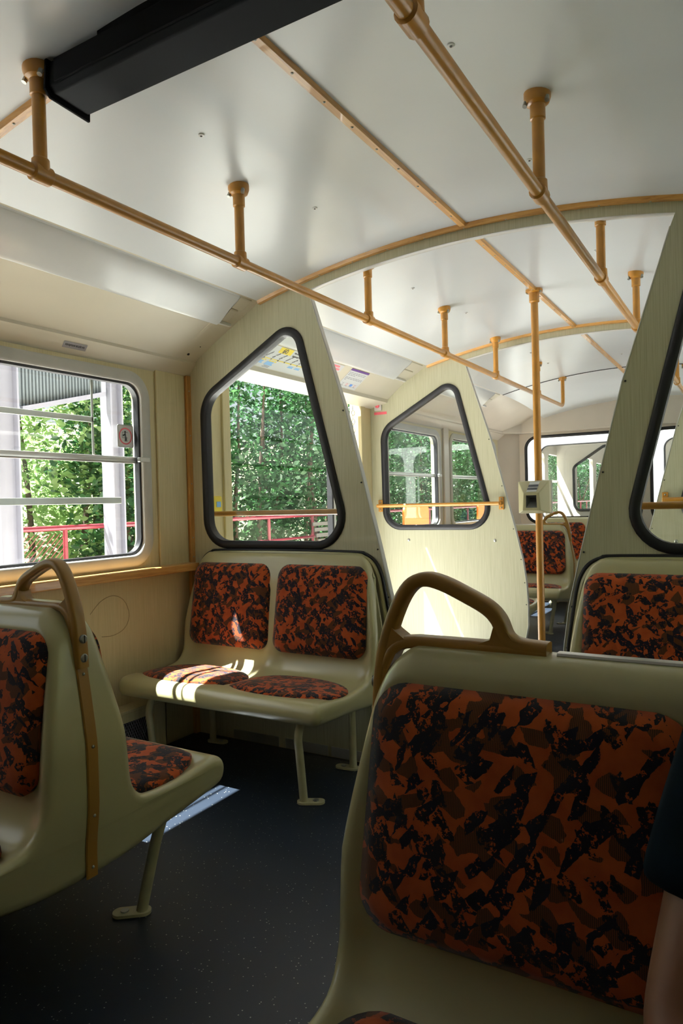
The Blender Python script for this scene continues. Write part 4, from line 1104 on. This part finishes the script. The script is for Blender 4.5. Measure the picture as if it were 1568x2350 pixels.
# ------------------------------------------------------------------ people
def skin_mesh(name, joints, edges, root_i, mat, parent, sub=2):
    me = bpy.data.meshes.new(name); me.from_pydata([j[0] for j in joints], edges, [])
    me.materials.append(mat)
    o = bpy.data.objects.new(name, me); COL.objects.link(o); o.parent = parent
    md = o.modifiers.new('skin', 'SKIN'); md.use_smooth_shade = True
    for i, j in enumerate(joints):
        r = j[1]; sv = me.skin_vertices[0].data[i]
        sv.radius = (r, r) if not isinstance(r, tuple) else r
        sv.use_root = (i == root_i)
    sb = o.modifiers.new('sub', 'SUBSURF'); sb.levels = sub; sb.render_levels = sub
    dg = bpy.context.evaluated_depsgraph_get()
    m2 = bpy.data.meshes.new_from_object(o.evaluated_get(dg)); o.modifiers.clear(); o.data = m2; m2.name = name
    for p in m2.polygons: p.use_smooth = True
    return o
def seated_person(label, loc, rz, shirt, elbow_r, elbow_l, hand_r, hand_l, lean=0.0):
    """seated figure facing local -y, seat surface at z = 0.45; right/left as the viewer in front of it sees them (r = -x)"""
    root = thing('person', label, 'person')
    J = []; Ed = []
    def j(p, r): J.append((p, r)); return len(J)-1
    def chain(idx): Ed.extend((idx[i], idx[i+1]) for i in range(len(idx)-1))
    pel = j((0, 0.0, 0.545), (0.155, 0.115)); wai = j((0, 0.0, 0.68), (0.135, 0.10)); che = j((0, -0.01-lean, 0.86), (0.155, 0.115)); upp = j((0, 0.0-lean, 0.965), (0.13, 0.085))
    nec = j((0, -0.005-lean, 1.05), 0.055); nk2 = j((0, -0.02-lean, 1.10), 0.053); h1 = j((0, -0.03-lean, 1.155), (0.068, 0.082)); h2 = j((0, -0.025-lean, 1.225), (0.076, 0.095)); h3 = j((0, -0.015-lean, 1.285), (0.055, 0.07))
    chain([pel, wai, che, upp, nec, nk2, h1, h2, h3])
    hands = []
    for s_, el, ha in ((-1, elbow_r, hand_r), (1, elbow_l, hand_l)):
        sh = j((s_*0.175, 0.0-lean, 0.975), 0.060); ua = j(tuple(Vector((s_*0.19, -0.0-lean, 0.96)).lerp(Vector(el), 0.5)), 0.047); e = j(el, 0.041)
        E_, H_ = Vector(el), Vector(ha); fa = j(tuple(E_.lerp(H_, 0.35)), 0.042); wr = j(tuple(H_), 0.026)
        chain([upp, sh, ua, e, fa, wr])
        d = (H_-E_).normalized(); side = d.cross(Vector((0, 0, 1))).normalized(); dn = side.cross(d).normalized()
        pm = j(tuple(H_+d*0.045), (0.034, 0.018)); chain([wr, pm])
        for q, (o_, ln) in enumerate(((-0.027, 0.068), (-0.009, 0.080), (0.009, 0.074), (0.027, 0.058))):
            b0 = H_+d*0.080+side*o_; b1 = b0+d*ln*0.45-dn*0.006; b2 = b0+d*ln*0.75-dn*0.020; b3 = b0+d*ln*0.95-dn*0.034
            ids = [j(tuple(b0), 0.0095), j(tuple(b1), 0.0088), j(tuple(b2), 0.0080), j(tuple(b3), 0.0066)]; chain([pm]+ids)
        ts = -s_
        t0 = H_+d*0.030+side*(0.032*(-1 if side.x*ts < 0 else 1)); t1 = t0+d*0.030+side*(0.012*(-1 if side.x*ts < 0 else 1)); t2 = t1+d*0.026-dn*0.006
        ids = [j(tuple(t0), 0.012), j(tuple(t1), 0.010), j(tuple(t2), 0.008)]; chain([pm]+ids)
    for s_ in (-1, 1):
        hip = j((s_*0.09, -0.02, 0.53), 0.085); th = j((s_*0.105, -0.23, 0.53), 0.074); kn = j((s_*0.115, -0.44, 0.515), 0.058); ca = j((s_*0.115, -0.45, 0.33), 0.052); an = j((s_*0.115, -0.44, 0.085), 0.037); ft = j((s_*0.118, -0.50, 0.042), 0.036); to = j((s_*0.122, -0.61, 0.032), 0.028)
        chain([pel, hip, th, kn, ca, an, ft, to])
    body = skin_mesh('body', J, Ed, pel, M['skin'], root)
    # face
    q = G(); fy = -0.112-lean
    for s_ in (-1, 1):
        e_ = G(); e_.ball((s_*0.031, fy+0.010, 1.222), 0.011, 10); obj('eye', e_, M['paper'], root, smooth=True)
        e_ = G(); e_.ball((s_*0.031, fy+0.001, 1.222), 0.005, 8); obj('iris', e_, M['ink'], root, smooth=True)
        e_ = G(); e_.ball((s_*0.078, -0.012-lean, 1.205), 0.028, 10, (0.35, 0.6, 1)); obj('ear', e_, M['skin'], root, smooth=True)
    e_ = G(); e_.ball((0, fy-0.004, 1.198), 0.016, 10, (0.8, 1.1, 1.5)); obj('nose', e_, M['skin'], root, smooth=True)
    e_ = G(); e_.ball((0, fy+0.012, 1.158), 0.02, 10, (1.1, 0.5, 0.32)); obj('mouth', e_, M['redprint'], root, smooth=True)
    hr = G(); hr.ball((0, 0.004-lean, 1.248), 0.098, 18, (0.86, 1.02, 0.90)); hr.v = [v if v[1] > -0.06-lean or v[2] > 1.262 else (v[0]*0.7, max(v[1], -0.05-lean), v[2]) for v in hr.v]
    obj('hair', hr, M['hair'], root, smooth=True)
    # clothing
    J2 = [((0, 0.0, 0.51), (0.172, 0.135)), ((0, 0.0, 0.66), (0.155, 0.122)), ((0, -0.01-lean, 0.85), (0.175, 0.135)), ((0, -lean, 0.97), (0.145, 0.098)), ((0, -lean, 1.035), (0.075, 0.07))]
    E2 = [(0, 1), (1, 2), (2, 3), (3, 4)]
    for s_, el in ((-1, elbow_r), (1, elbow_l)):
        k_ = len(J2); sh = Vector((s_*0.185, -lean, 0.972)); d = Vector(el)-sh
        J2 += [(tuple(sh), 0.074), (tuple(sh+d*0.32), 0.070), (tuple(sh+d*0.64), 0.074), (tuple(sh+d*0.68), 0.070)]; E2 += [(3, k_), (k_, k_+1), (k_+1, k_+2), (k_+2, k_+3)]
    skin_mesh('shirt', J2, E2, 0, shirt, root)
    for s_ in (-1, 1):
        J3 = [((s_*0.07, 0.0, 0.545), 0.115), ((s_*0.105, -0.23, 0.535), 0.092), ((s_*0.115, -0.445, 0.515), 0.074), ((s_*0.115, -0.455, 0.33), 0.068), ((s_*0.115, -0.445, 0.11), 0.060)]
        skin_mesh('trouser_leg', J3, [(0, 1), (1, 2), (2, 3), (3, 4)], 0, M['trouser'], root)
        J4 = [((s_*0.115, -0.425, 0.055), 0.048), ((s_*0.118, -0.52, 0.045), 0.043), ((s_*0.122, -0.63, 0.038), 0.034)]
        skin_mesh('shoe', J4, [(0, 1), (1, 2)], 0, M['shoe'], root)
    root.location = loc; root.rotation_euler = (0, 0, rz)
    return root
# passenger on the window place of the right foreground seat: only the near arm reaches into the picture
px, py = 0.185, 0.90
seated_person('passenger in dark navy T-shirt on the right foreground seat, bare arm showing', (px, py, 0), 0, M['navy_cloth'],
              (-0.072-px, 0.735-py, 0.655), (0.30, -0.10, 0.70), (0.06-px, 0.50-py, 0.615), (0.13, -0.33, 0.64))
seated_person('passenger in a blue shirt on the far end bench, glimpsed through the right window', (-0.36, 7.55, 0), 0, M['blue_cloth'],
              (-0.24, -0.10, 0.70), (0.26, -0.08, 0.70), (-0.13, -0.33, 0.64), (0.13, -0.33, 0.64))

# ------------------------------------------------------------------ outside
g = G(); g.box(-6.4, -2.72, -8, 40, -0.5, -0.22); tag(obj('platform', g, M['concrete']), 'pale sunlit concrete platform outside the open doorway', 'platform')
g = G()
nx, ny = 16, 30; vs = []
rnd = random.Random(5)
for i in range(nx+1):
    for j_ in range(ny+1):
        x = -6.4-22*(i/nx)**1.4; y = -10+60*j_/ny; vs.append((x, y, -0.45+0.55*(max(0, -7.5-x))*0.5+rnd.uniform(-0.08, 0.08)))
g.add(vs, [(i*(ny+1)+j_, i*(ny+1)+j_+1, (i+1)*(ny+1)+j_+1, (i+1)*(ny+1)+j_) for i in range(nx) for j_ in range(ny)])
hb = obj('hillside', g, M['earth'], smooth=True); tag(hb, 'dry earth bank rising behind the red fence', 'ground')
g = G(); g.box(-2.72, 1.2, -10, 40, -0.95, -0.9); g.box(1.2, 14, -10, 2.9, -0.75, -0.62); tag(obj('track_bed', g, M['earth']), 'gravel track bed under and beside the railcar', 'ground')

g = G(); g.box(1.2, 14, 2.9, 40, -0.75, -0.25); tag(obj('platform', g, M['concrete']), 'pale sunlit concrete platform on the right beyond the bank', 'platform')  # unseen ground added to bounce sunlight in through the right door

# station shelter: two grey columns and a corrugated wall
def column(label, x, y0, y1, top):
    t = thing('steel_column', label, 'column', (x, (y0+y1)/2, -0.22))
    g = G(); g.box(x-0.08, x+0.08, y0, y0+0.02, -0.22, top); g.box(x-0.08, x+0.08, y1-0.02, y1, -0.22, top); g.box(x-0.012, x+0.012, y0+0.02, y1-0.02, -0.22, top)
    obj('beam', g, M['steelgrey'], t)
    g = G(); g.box(x-0.18, x+0.18, y0-0.05, y1+0.05, -0.22, -0.19); obj('base_plate', g, M['steelgrey'], t)
column('grey steel shelter column at the left edge of the window', -6.0, 3.88, 4.12, 3.4)
column('grey steel shelter column right of the corrugated wall', -6.0, 5.20, 5.37, 3.4)
t = thing('corrugated_wall', 'dark grey corrugated sheet wall hanging between the shelter columns', 'wall', (-6.0, 4.6, 2.2))
n_ = 104; vs = []
for i in range(n_+1):
    y = 4.17+(5.16-4.17)*i/n_; d = -0.045 if i % 4 == 0 else 0.0; zb = 2.14+0.26*(i/n_)
    vs += [(-6.0+d, y, zb), (-6.0+d, y, 3.4), (-5.97+d-0.05, y, zb), (-5.97+d-0.05, y, 3.4)]
fs = []
for i in range(n_):
    a = 4*i; fs += [(a, a+1, a+5, a+4), (a+2, a+6, a+7, a+3), (a, a+4, a+6, a+2), (a+1, a+3, a+7, a+5)]
g = G(); g.add(vs, fs); obj('sheet', g, M['corr'], t)
g = G(); g.add([(-5.94, 4.17, 2.12), (-5.94, 5.16, 2.38), (-5.94, 5.16, 2.43), (-5.94, 4.17, 2.17), (-6.06, 4.17, 2.12), (-6.06, 5.16, 2.38), (-6.06, 5.16, 2.43), (-6.06, 4.17, 2.17)], [(0, 1, 2, 3), (7, 6, 5, 4), (0, 4, 5, 1), (1, 5, 6, 2), (2, 6, 7, 3), (3, 7, 4, 0)]); obj('edge_flashing', g, M['steelgrey'], t)

# red railing
t = thing('fence', 'red tubular railing along the far edge of the platform', 'fence', (-6.1, 9, -0.22))
for z, r in ((1.00, 0.026), (0.66, 0.020), (0.2, 0.020)):
    g = G(); g.tube([(-6.1, 3.0, z), (-6.1, 34, z)], r, 8); obj('rail', g, M['red'], t, smooth='auto')
for i in range(26):
    y = 4.72+1.16*i; g = G(); g.tube([(-6.1, y, -0.22), (-6.1, y, 1.0)], 0.024, 8); obj('post', g, M['red'], t, smooth='auto')
g = G()
for i in range(30):
    for s_ in (1, -1):
        y = 3.2+i*0.06; y2 = y+s_*0.75
        a, b = (y, 0.2), (y2, 0.95)
        if y2 < 3.0:
            k_ = (3.0-y)/(y2-y); b = (3.0, 0.2+0.75*k_)
        if y2 > 4.70:
            k_ = (4.70-y)/(y2-y)
            if k_ <= 0: continue
            b = (4.70, 0.2+0.75*k_)
        if y > 4.70: continue
        g.tube([(-6.1, a[0], a[1]), (-6.1, b[0], b[1])], 0.003, 4)
obj('wire_mesh', g, M['red'], t)

# park bench on the platform
t = thing('park_bench', 'dark slatted park bench on the platform beside the red railing', 'bench', (-5.5, 9.6, -0.22))
sl = plain('dark_slat', (0.05, 0.045, 0.035), 0.7)
for k_ in range(5):
    g = G(); z = 0.35+0.085*k_+0.15; x = -5.72-0.028*k_; g.box(x-0.012, x+0.012, 8.95, 10.25, z, z+0.055); obj('back_slat', g, sl, t)
for k_ in range(5):
    g = G(); x = -5.66+0.085*k_; g.box(x, x+0.06, 8.95, 10.25, 0.22, 0.245); obj('seat_slat', g, sl, t)
for y in (9.1, 10.1):
    g = G(); g.tube([tuple(p) for p in smooth_curve([(-5.25, y, -0.22), (-5.24, y, 0.05), (-5.30, y, 0.20), (-5.60, y, 0.20), (-5.72, y, 0.30), (-5.86, y, 0.92)], 4, False)], 0.016, 8)
    g.tube([(-5.62, y, 0.2), (-5.72, y, -0.22)], 0.016, 8)
    g.tube([tuple(p) for p in smooth_curve([(-5.26, y, 0.2), (-5.22, y, 0.38), (-5.32, y, 0.44), (-5.75, y, 0.44)], 4, False)], 0.014, 8); obj('side_frame', g, M['rubber'], t, smooth='auto')

# orange barriers further along
for k_, (y, lab) in enumerate(((12.0, 'bright orange barrier panel on the platform, seen through the far left window'), (15.9, 'second orange barrier panel further along the platform'))):
    t = thing('orange_barrier', lab, 'barrier', (-5.5, y, -0.22), 'orange barriers on the platform')
    g = G(); plate(g, 'yz', -5.52, -5.48, rrect(y-0.55, y+0.55, 0.25, 1.08, 0.08), [rrect(y-0.45+0.32*i, y-0.45+0.32*i+0.26, 0.36, 0.56, 0.03) for i in range(3)]); obj('panel', g, M['orange_net'], t)
    for dy in (-0.4, 0.4):
        g = G(); g.box(-5.72, -5.28, y+dy-0.03, y+dy+0.03, -0.22, -0.17); g.box(-5.52, -5.48, y+dy-0.03, y+dy+0.03, -0.17, 0.3); obj('foot', g, M['orange_net'], t)

# trees and bushes
def leaves(rng, centers, n, spread, size, name, mat, parent):
    k_ = len(centers); idx = rng.integers(0, k_, n)
    P = np.array(centers)[idx]+rng.normal(0, 1, (n, 3))*np.array(spread)
    ax = rng.normal(0, 1, (n, 3)); ax[:, 2] *= 0.55; ax /= np.linalg.norm(ax, axis=1)[:, None]
    up = rng.normal(0, 1, (n, 3))+np.array([0, 0, 1.0]); sd = np.cross(ax, up); sd /= np.linalg.norm(sd, axis=1)[:, None]
    nn = np.cross(sd, ax); s_ = size*rng.uniform(0.6, 1.3, n)[:, None]
    V = np.stack([P, P+ax*s_*0.45+sd*s_*0.26+nn*s_*0.05, P+ax*s_, P+ax*s_*0.45-sd*s_*0.26+nn*s_*0.05], axis=1).reshape(-1, 3)
    o_ = ORG[parent]; V = V-np.array(o_)
    me = bpy.data.meshes.new(name); me.vertices.add(4*n); me.vertices.foreach_set('co', V.astype(np.float32).ravel())
    me.loops.add(4*n); me.loops.foreach_set('vertex_index', np.arange(4*n, dtype=np.int32)); me.polygons.add(n)
    me.polygons.foreach_set('loop_start', np.arange(0, 4*n, 4, dtype=np.int32)); me.update(calc_edges=True); me.validate()
    me.materials.append(mat); o = bpy.data.objects.new(name, me); COL.objects.link(o); o.parent = parent; ORG[o] = o_
    return o
def bush(name, label, cat, x, y, z, rx, ry, h, n, size, mat, seed, trunks=5, z0=0.3, group=None):
    rng = np.random.default_rng(seed); rnd = random.Random(seed)
    t = thing(name, label, cat, (x, y, z), group)
    C_ = []
    for i in range(90):
        u = rng.normal(0, 1, 3); u /= np.linalg.norm(u); r = rng.uniform(0.35, 1.0)**0.5
        C_.append((x+u[0]*rx*r, y+u[1]*ry*r, z+z0+(h-z0)*(0.5+0.5*u[2]*r)))
    leaves(rng, C_, n, (0.22, 0.22, 0.22), size, 'foliage', mat, t)
    for i in range(trunks):
        a = rnd.uniform(0, 2*PI); d = rnd.uniform(0.2, 0.75)
        P = smooth_curve([(x+0.25*rx*math.cos(a), y+0.35*ry*math.sin(a), z-0.1), (x+rx*0.3*math.cos(a)+rnd.uniform(-.1, .1), y+ry*0.4*math.sin(a)+rnd.uniform(-.1, .1), z+h*0.25), (x+rx*d*math.cos(a)*0.8, y+ry*d*math.sin(a), z+h*0.5), (x+rx*d*math.cos(a), y+ry*d*math.sin(a)+rnd.uniform(-.2, .2), z+h*0.85)], 5, False)
        g = G(); g.tube([tuple(p) for p in P], [0.055-0.045*i_/(len(P)-1) for i_ in range(len(P))], 7); obj('stem', g, M['bark'], t, smooth='auto')
    return t
spots = [(-7.4, 7.3), (-7.3, 9.2), (-7.5, 11.2), (-7.3, 13.3), (-7.4, 15.4), (-7.3, 17.6), (-7.5, 20.0), (-7.4, 22.6), (-7.3, 25.8), (-7.4, 29.5), (-7.2, 33.5)]
words = ['behind the railing at the left edge of the doorway', 'in the middle of the doorway view', 'behind the park bench', 'just past the first orange barrier', 'behind the second orange barrier', 'just past the second orange barrier', 'beyond the second orange barrier, opposite the rear seats', 'opposite the end wall of the car', 'beside the second railcar', 'far along the railing, beside the second railcar', 'last in the row along the railing']
for i, (x, y) in enumerate(spots):
    bush('bush', 'tall dense green bush %s' % words[i], 'bush', x, y, -0.4, 1.0, 1.45, 4.6+0.3*math.sin(i*2.1), 9000, 0.115, M['leaf'], 20+i, group='bushes behind the railing')
for i, (x, y, lab) in enumerate([(-8.6, 4.6, 'pale leafy tree behind the left shelter column'), (-8.4, 6.2, 'pale leafy tree behind the corrugated shelter wall'), (-9.2, 7.6, 'pale leafy tree behind the right shelter column')]):
    bush('tree', lab, 'tree', x, y, 0.1, 1.3, 1.2, 4.4, 6500, 0.12, M['leaf_pale'], 60+i, trunks=3, z0=0.0, group='pale trees seen through the sliding window')
g = G(); vs = []; rnd = random.Random(9)  # unseen dark bank added to keep sky light off the near seats
pf = [(1.75, -0.7), (1.95, 0.6), (2.2, 1.8), (2.6, 3.0), (3.4, 3.9), (6.0, 4.6), (12.0, 5.2)]
for j_ in range(31):
    for (x, z) in pf: vs.append((x+rnd.uniform(-0.07, 0.07), -10+12.9*j_/30, z+rnd.uniform(-0.1, 0.1)))
n_ = len(pf); g.add(vs, [(j_*n_+i, j_*n_+i+1, (j_+1)*n_+i+1, (j_+1)*n_+i) for j_ in range(30) for i in range(n_-1)])
skyblock_m = plain('mossy_bank', (0.035, 0.045, 0.02), 0.95, var=0.5, scale=3)
tag(obj('embankment', g, skyblock_m, smooth=True), 'steep mossy bank close outside the right-hand windows', 'bank')
for i, (x, y) in enumerate([(4.6, 1.2), (4.8, -2.0)]):  # unseen bushes added to block more sky on the right
    bush('bush', ['dark bush on the bank above the right-hand windows beside the foreground seat', 'dark bush on the bank outside, behind the viewer'][i], 'bush', x, y, 3.9, 1.1, 1.8, 3.0, 3000, 0.16, M['leaf'], 80+i, group='bushes on the right of the track')

# coupled second railcar beyond the end windows
t = thing('railcar', 'white second railcar coupled behind, seen through the end windows', 'railcar', (XC, 9.0, 0))
yf = 8.95
fa, fb = (-2.36, -1.10), (mx(-1.10), mx(-2.36))
g = G(); plate(g, 'xz', yf, yf+0.08, rpoly([(-2.60, -0.5), (mx(-2.60), -0.5), (mx(-2.60), 2.2), (-2.1, 2.62), (mx(-2.1), 2.62), (-2.60, 2.2)][:3]+[(mx(-2.60), 2.2), (mx(-2.2), 2.6), (-2.2, 2.6), (-2.60, 2.2)][1:], 0.05), [rrect(a, b, 0.90, 1.84, 0.12) for a, b in (fa, fb)])
obj('front_panel', g, M['white'], t)
for a, b in (fa, fb):
    g = G(); ring(g, 'xz', yf, rrect(a, b, 0.90, 1.84, 0.12), oval(0.022, 0.022, 8)); gk = obj('windscreen_seal', g, M['rubber'], t, smooth='auto')
    g = G(); plate(g, 'xz', yf+0.03, yf+0.034, rrect(a, b, 0.90, 1.84, 0.12)); obj('windscreen', g, M['glass'], t)
for f_ in (ident, mx):
    g = G(); x0, x1 = sorted((f_(-2.60), f_(-2.54))); plate(g, 'yz', x0, x1, [(yf+0.08, -0.5), (15, -0.5), (15, 2.2), (yf+0.08, 2.2)], [rrect(9.25, 9.85, 0.92, 1.80, 0.08), rrect(10.05, 11.3, 0.92, 1.80, 0.08), rrect(11.9, 13.2, 0.1, 1.85, 0.05), rrect(13.5, 14.7, 0.92, 1.80, 0.08)])
    sw = obj('side_wall', g, M['endpanel'], t)
    for y in (9.55, 10.66):
        g = G(); x0, x1 = sorted((f_(-2.56), f_(-2.535))); g.box(x0, x1, y-0.6, y+0.6, 1.40, 1.43); obj('window_rail', g, M['alu'], sw)
g = G(); plate(g, 'xz', 15.0, 15.05, [(-2.60, -0.5), (mx(-2.60), -0.5), (mx(-2.60), 2.4), (-2.60, 2.4)]); obj('end_wall', g, M['endpanel'], t)
A2 = [(-2.6, 2.1), (-2.2, 2.22)]+[(x, ceil_z(x)) for x, _ in arch_pts(10, -2.0, mx(-2.0))]+[(mx(-2.2), 2.22), (mx(-2.6), 2.1)]
g = G(); g.extrude_profile(A2+[(p[0], p[1]+0.3) for p in reversed(A2)], 'y', yf+0.08, 15); obj('roof', g, M['ceiling'], t, smooth='auto')
g = G(); g.box(-2.6, mx(-2.6), yf+0.08, 15, -0.5, -0.02); obj('underframe', g, M['floor'], t)
LW = rpoly([(-2.30, 0.985), (-1.593, 0.985), (-1.80, 1.95), (-2.30, 1.62)], [0.1, 0.1, 0.08, 0.1], 8); RW = [(mx(a), b) for a, b in LW]
g = G(); plate(g, 'xz', 10.55, 10.58, [(-2.54, 0), (-1.45, 0), (-1.40, 0.7), (-1.75, 2.20), (-2.54, 2.1)], [LW]); plate(g, 'xz', 10.55, 10.58, [(mx(-2.54), 0), (mx(-1.45), 0), (mx(-1.40), 0.7), (mx(-1.75), 2.20), (mx(-2.54), 2.1)], [RW]); ip = obj('inner_partition', g, M['endpanel'], t)
for lp in (LW, RW):
    g = G(); ring(g, 'xz', 10.55, lp, oval(0.04, 0.04, 8)); obj('partition_gasket', g, M['rubber'], ip, smooth='auto')
g = G(); g.box(-2.5, mx(-2.5), 9.06, 9.42, 0.78, 0.86); g.ball((-1.95, 9.25, 0.88), 0.06, 10, (2, 1, 0.6)); obj('driving_desk', g, M['black_box'], t, bevel=0.02)
dr = seated_person('driver with dark hair sitting behind the windscreen of the second railcar', (-1.62, 9.95, 0.0), 0, M['blue_cloth'], (-0.26, -0.12, 0.72), (0.26, -0.12, 0.72), (-0.16, -0.36, 0.80), (0.16, -0.36, 0.80))
t = thing('driver_stool', 'dark pedestal stool under the driver of the second railcar', 'stool', (-1.62, 9.95, -0.02))
g = G(); g.tube([(-1.62, 9.95, -0.02), (-1.62, 9.95, 0.38)], 0.04, 12); obj('pedestal', g, M['steelgrey'], t, smooth='auto')
g = G(); g.box(-1.84, -1.40, 9.74, 10.16, 0.36, 0.43); obj('seat', g, M['black_box'], t, bevel=0.02)
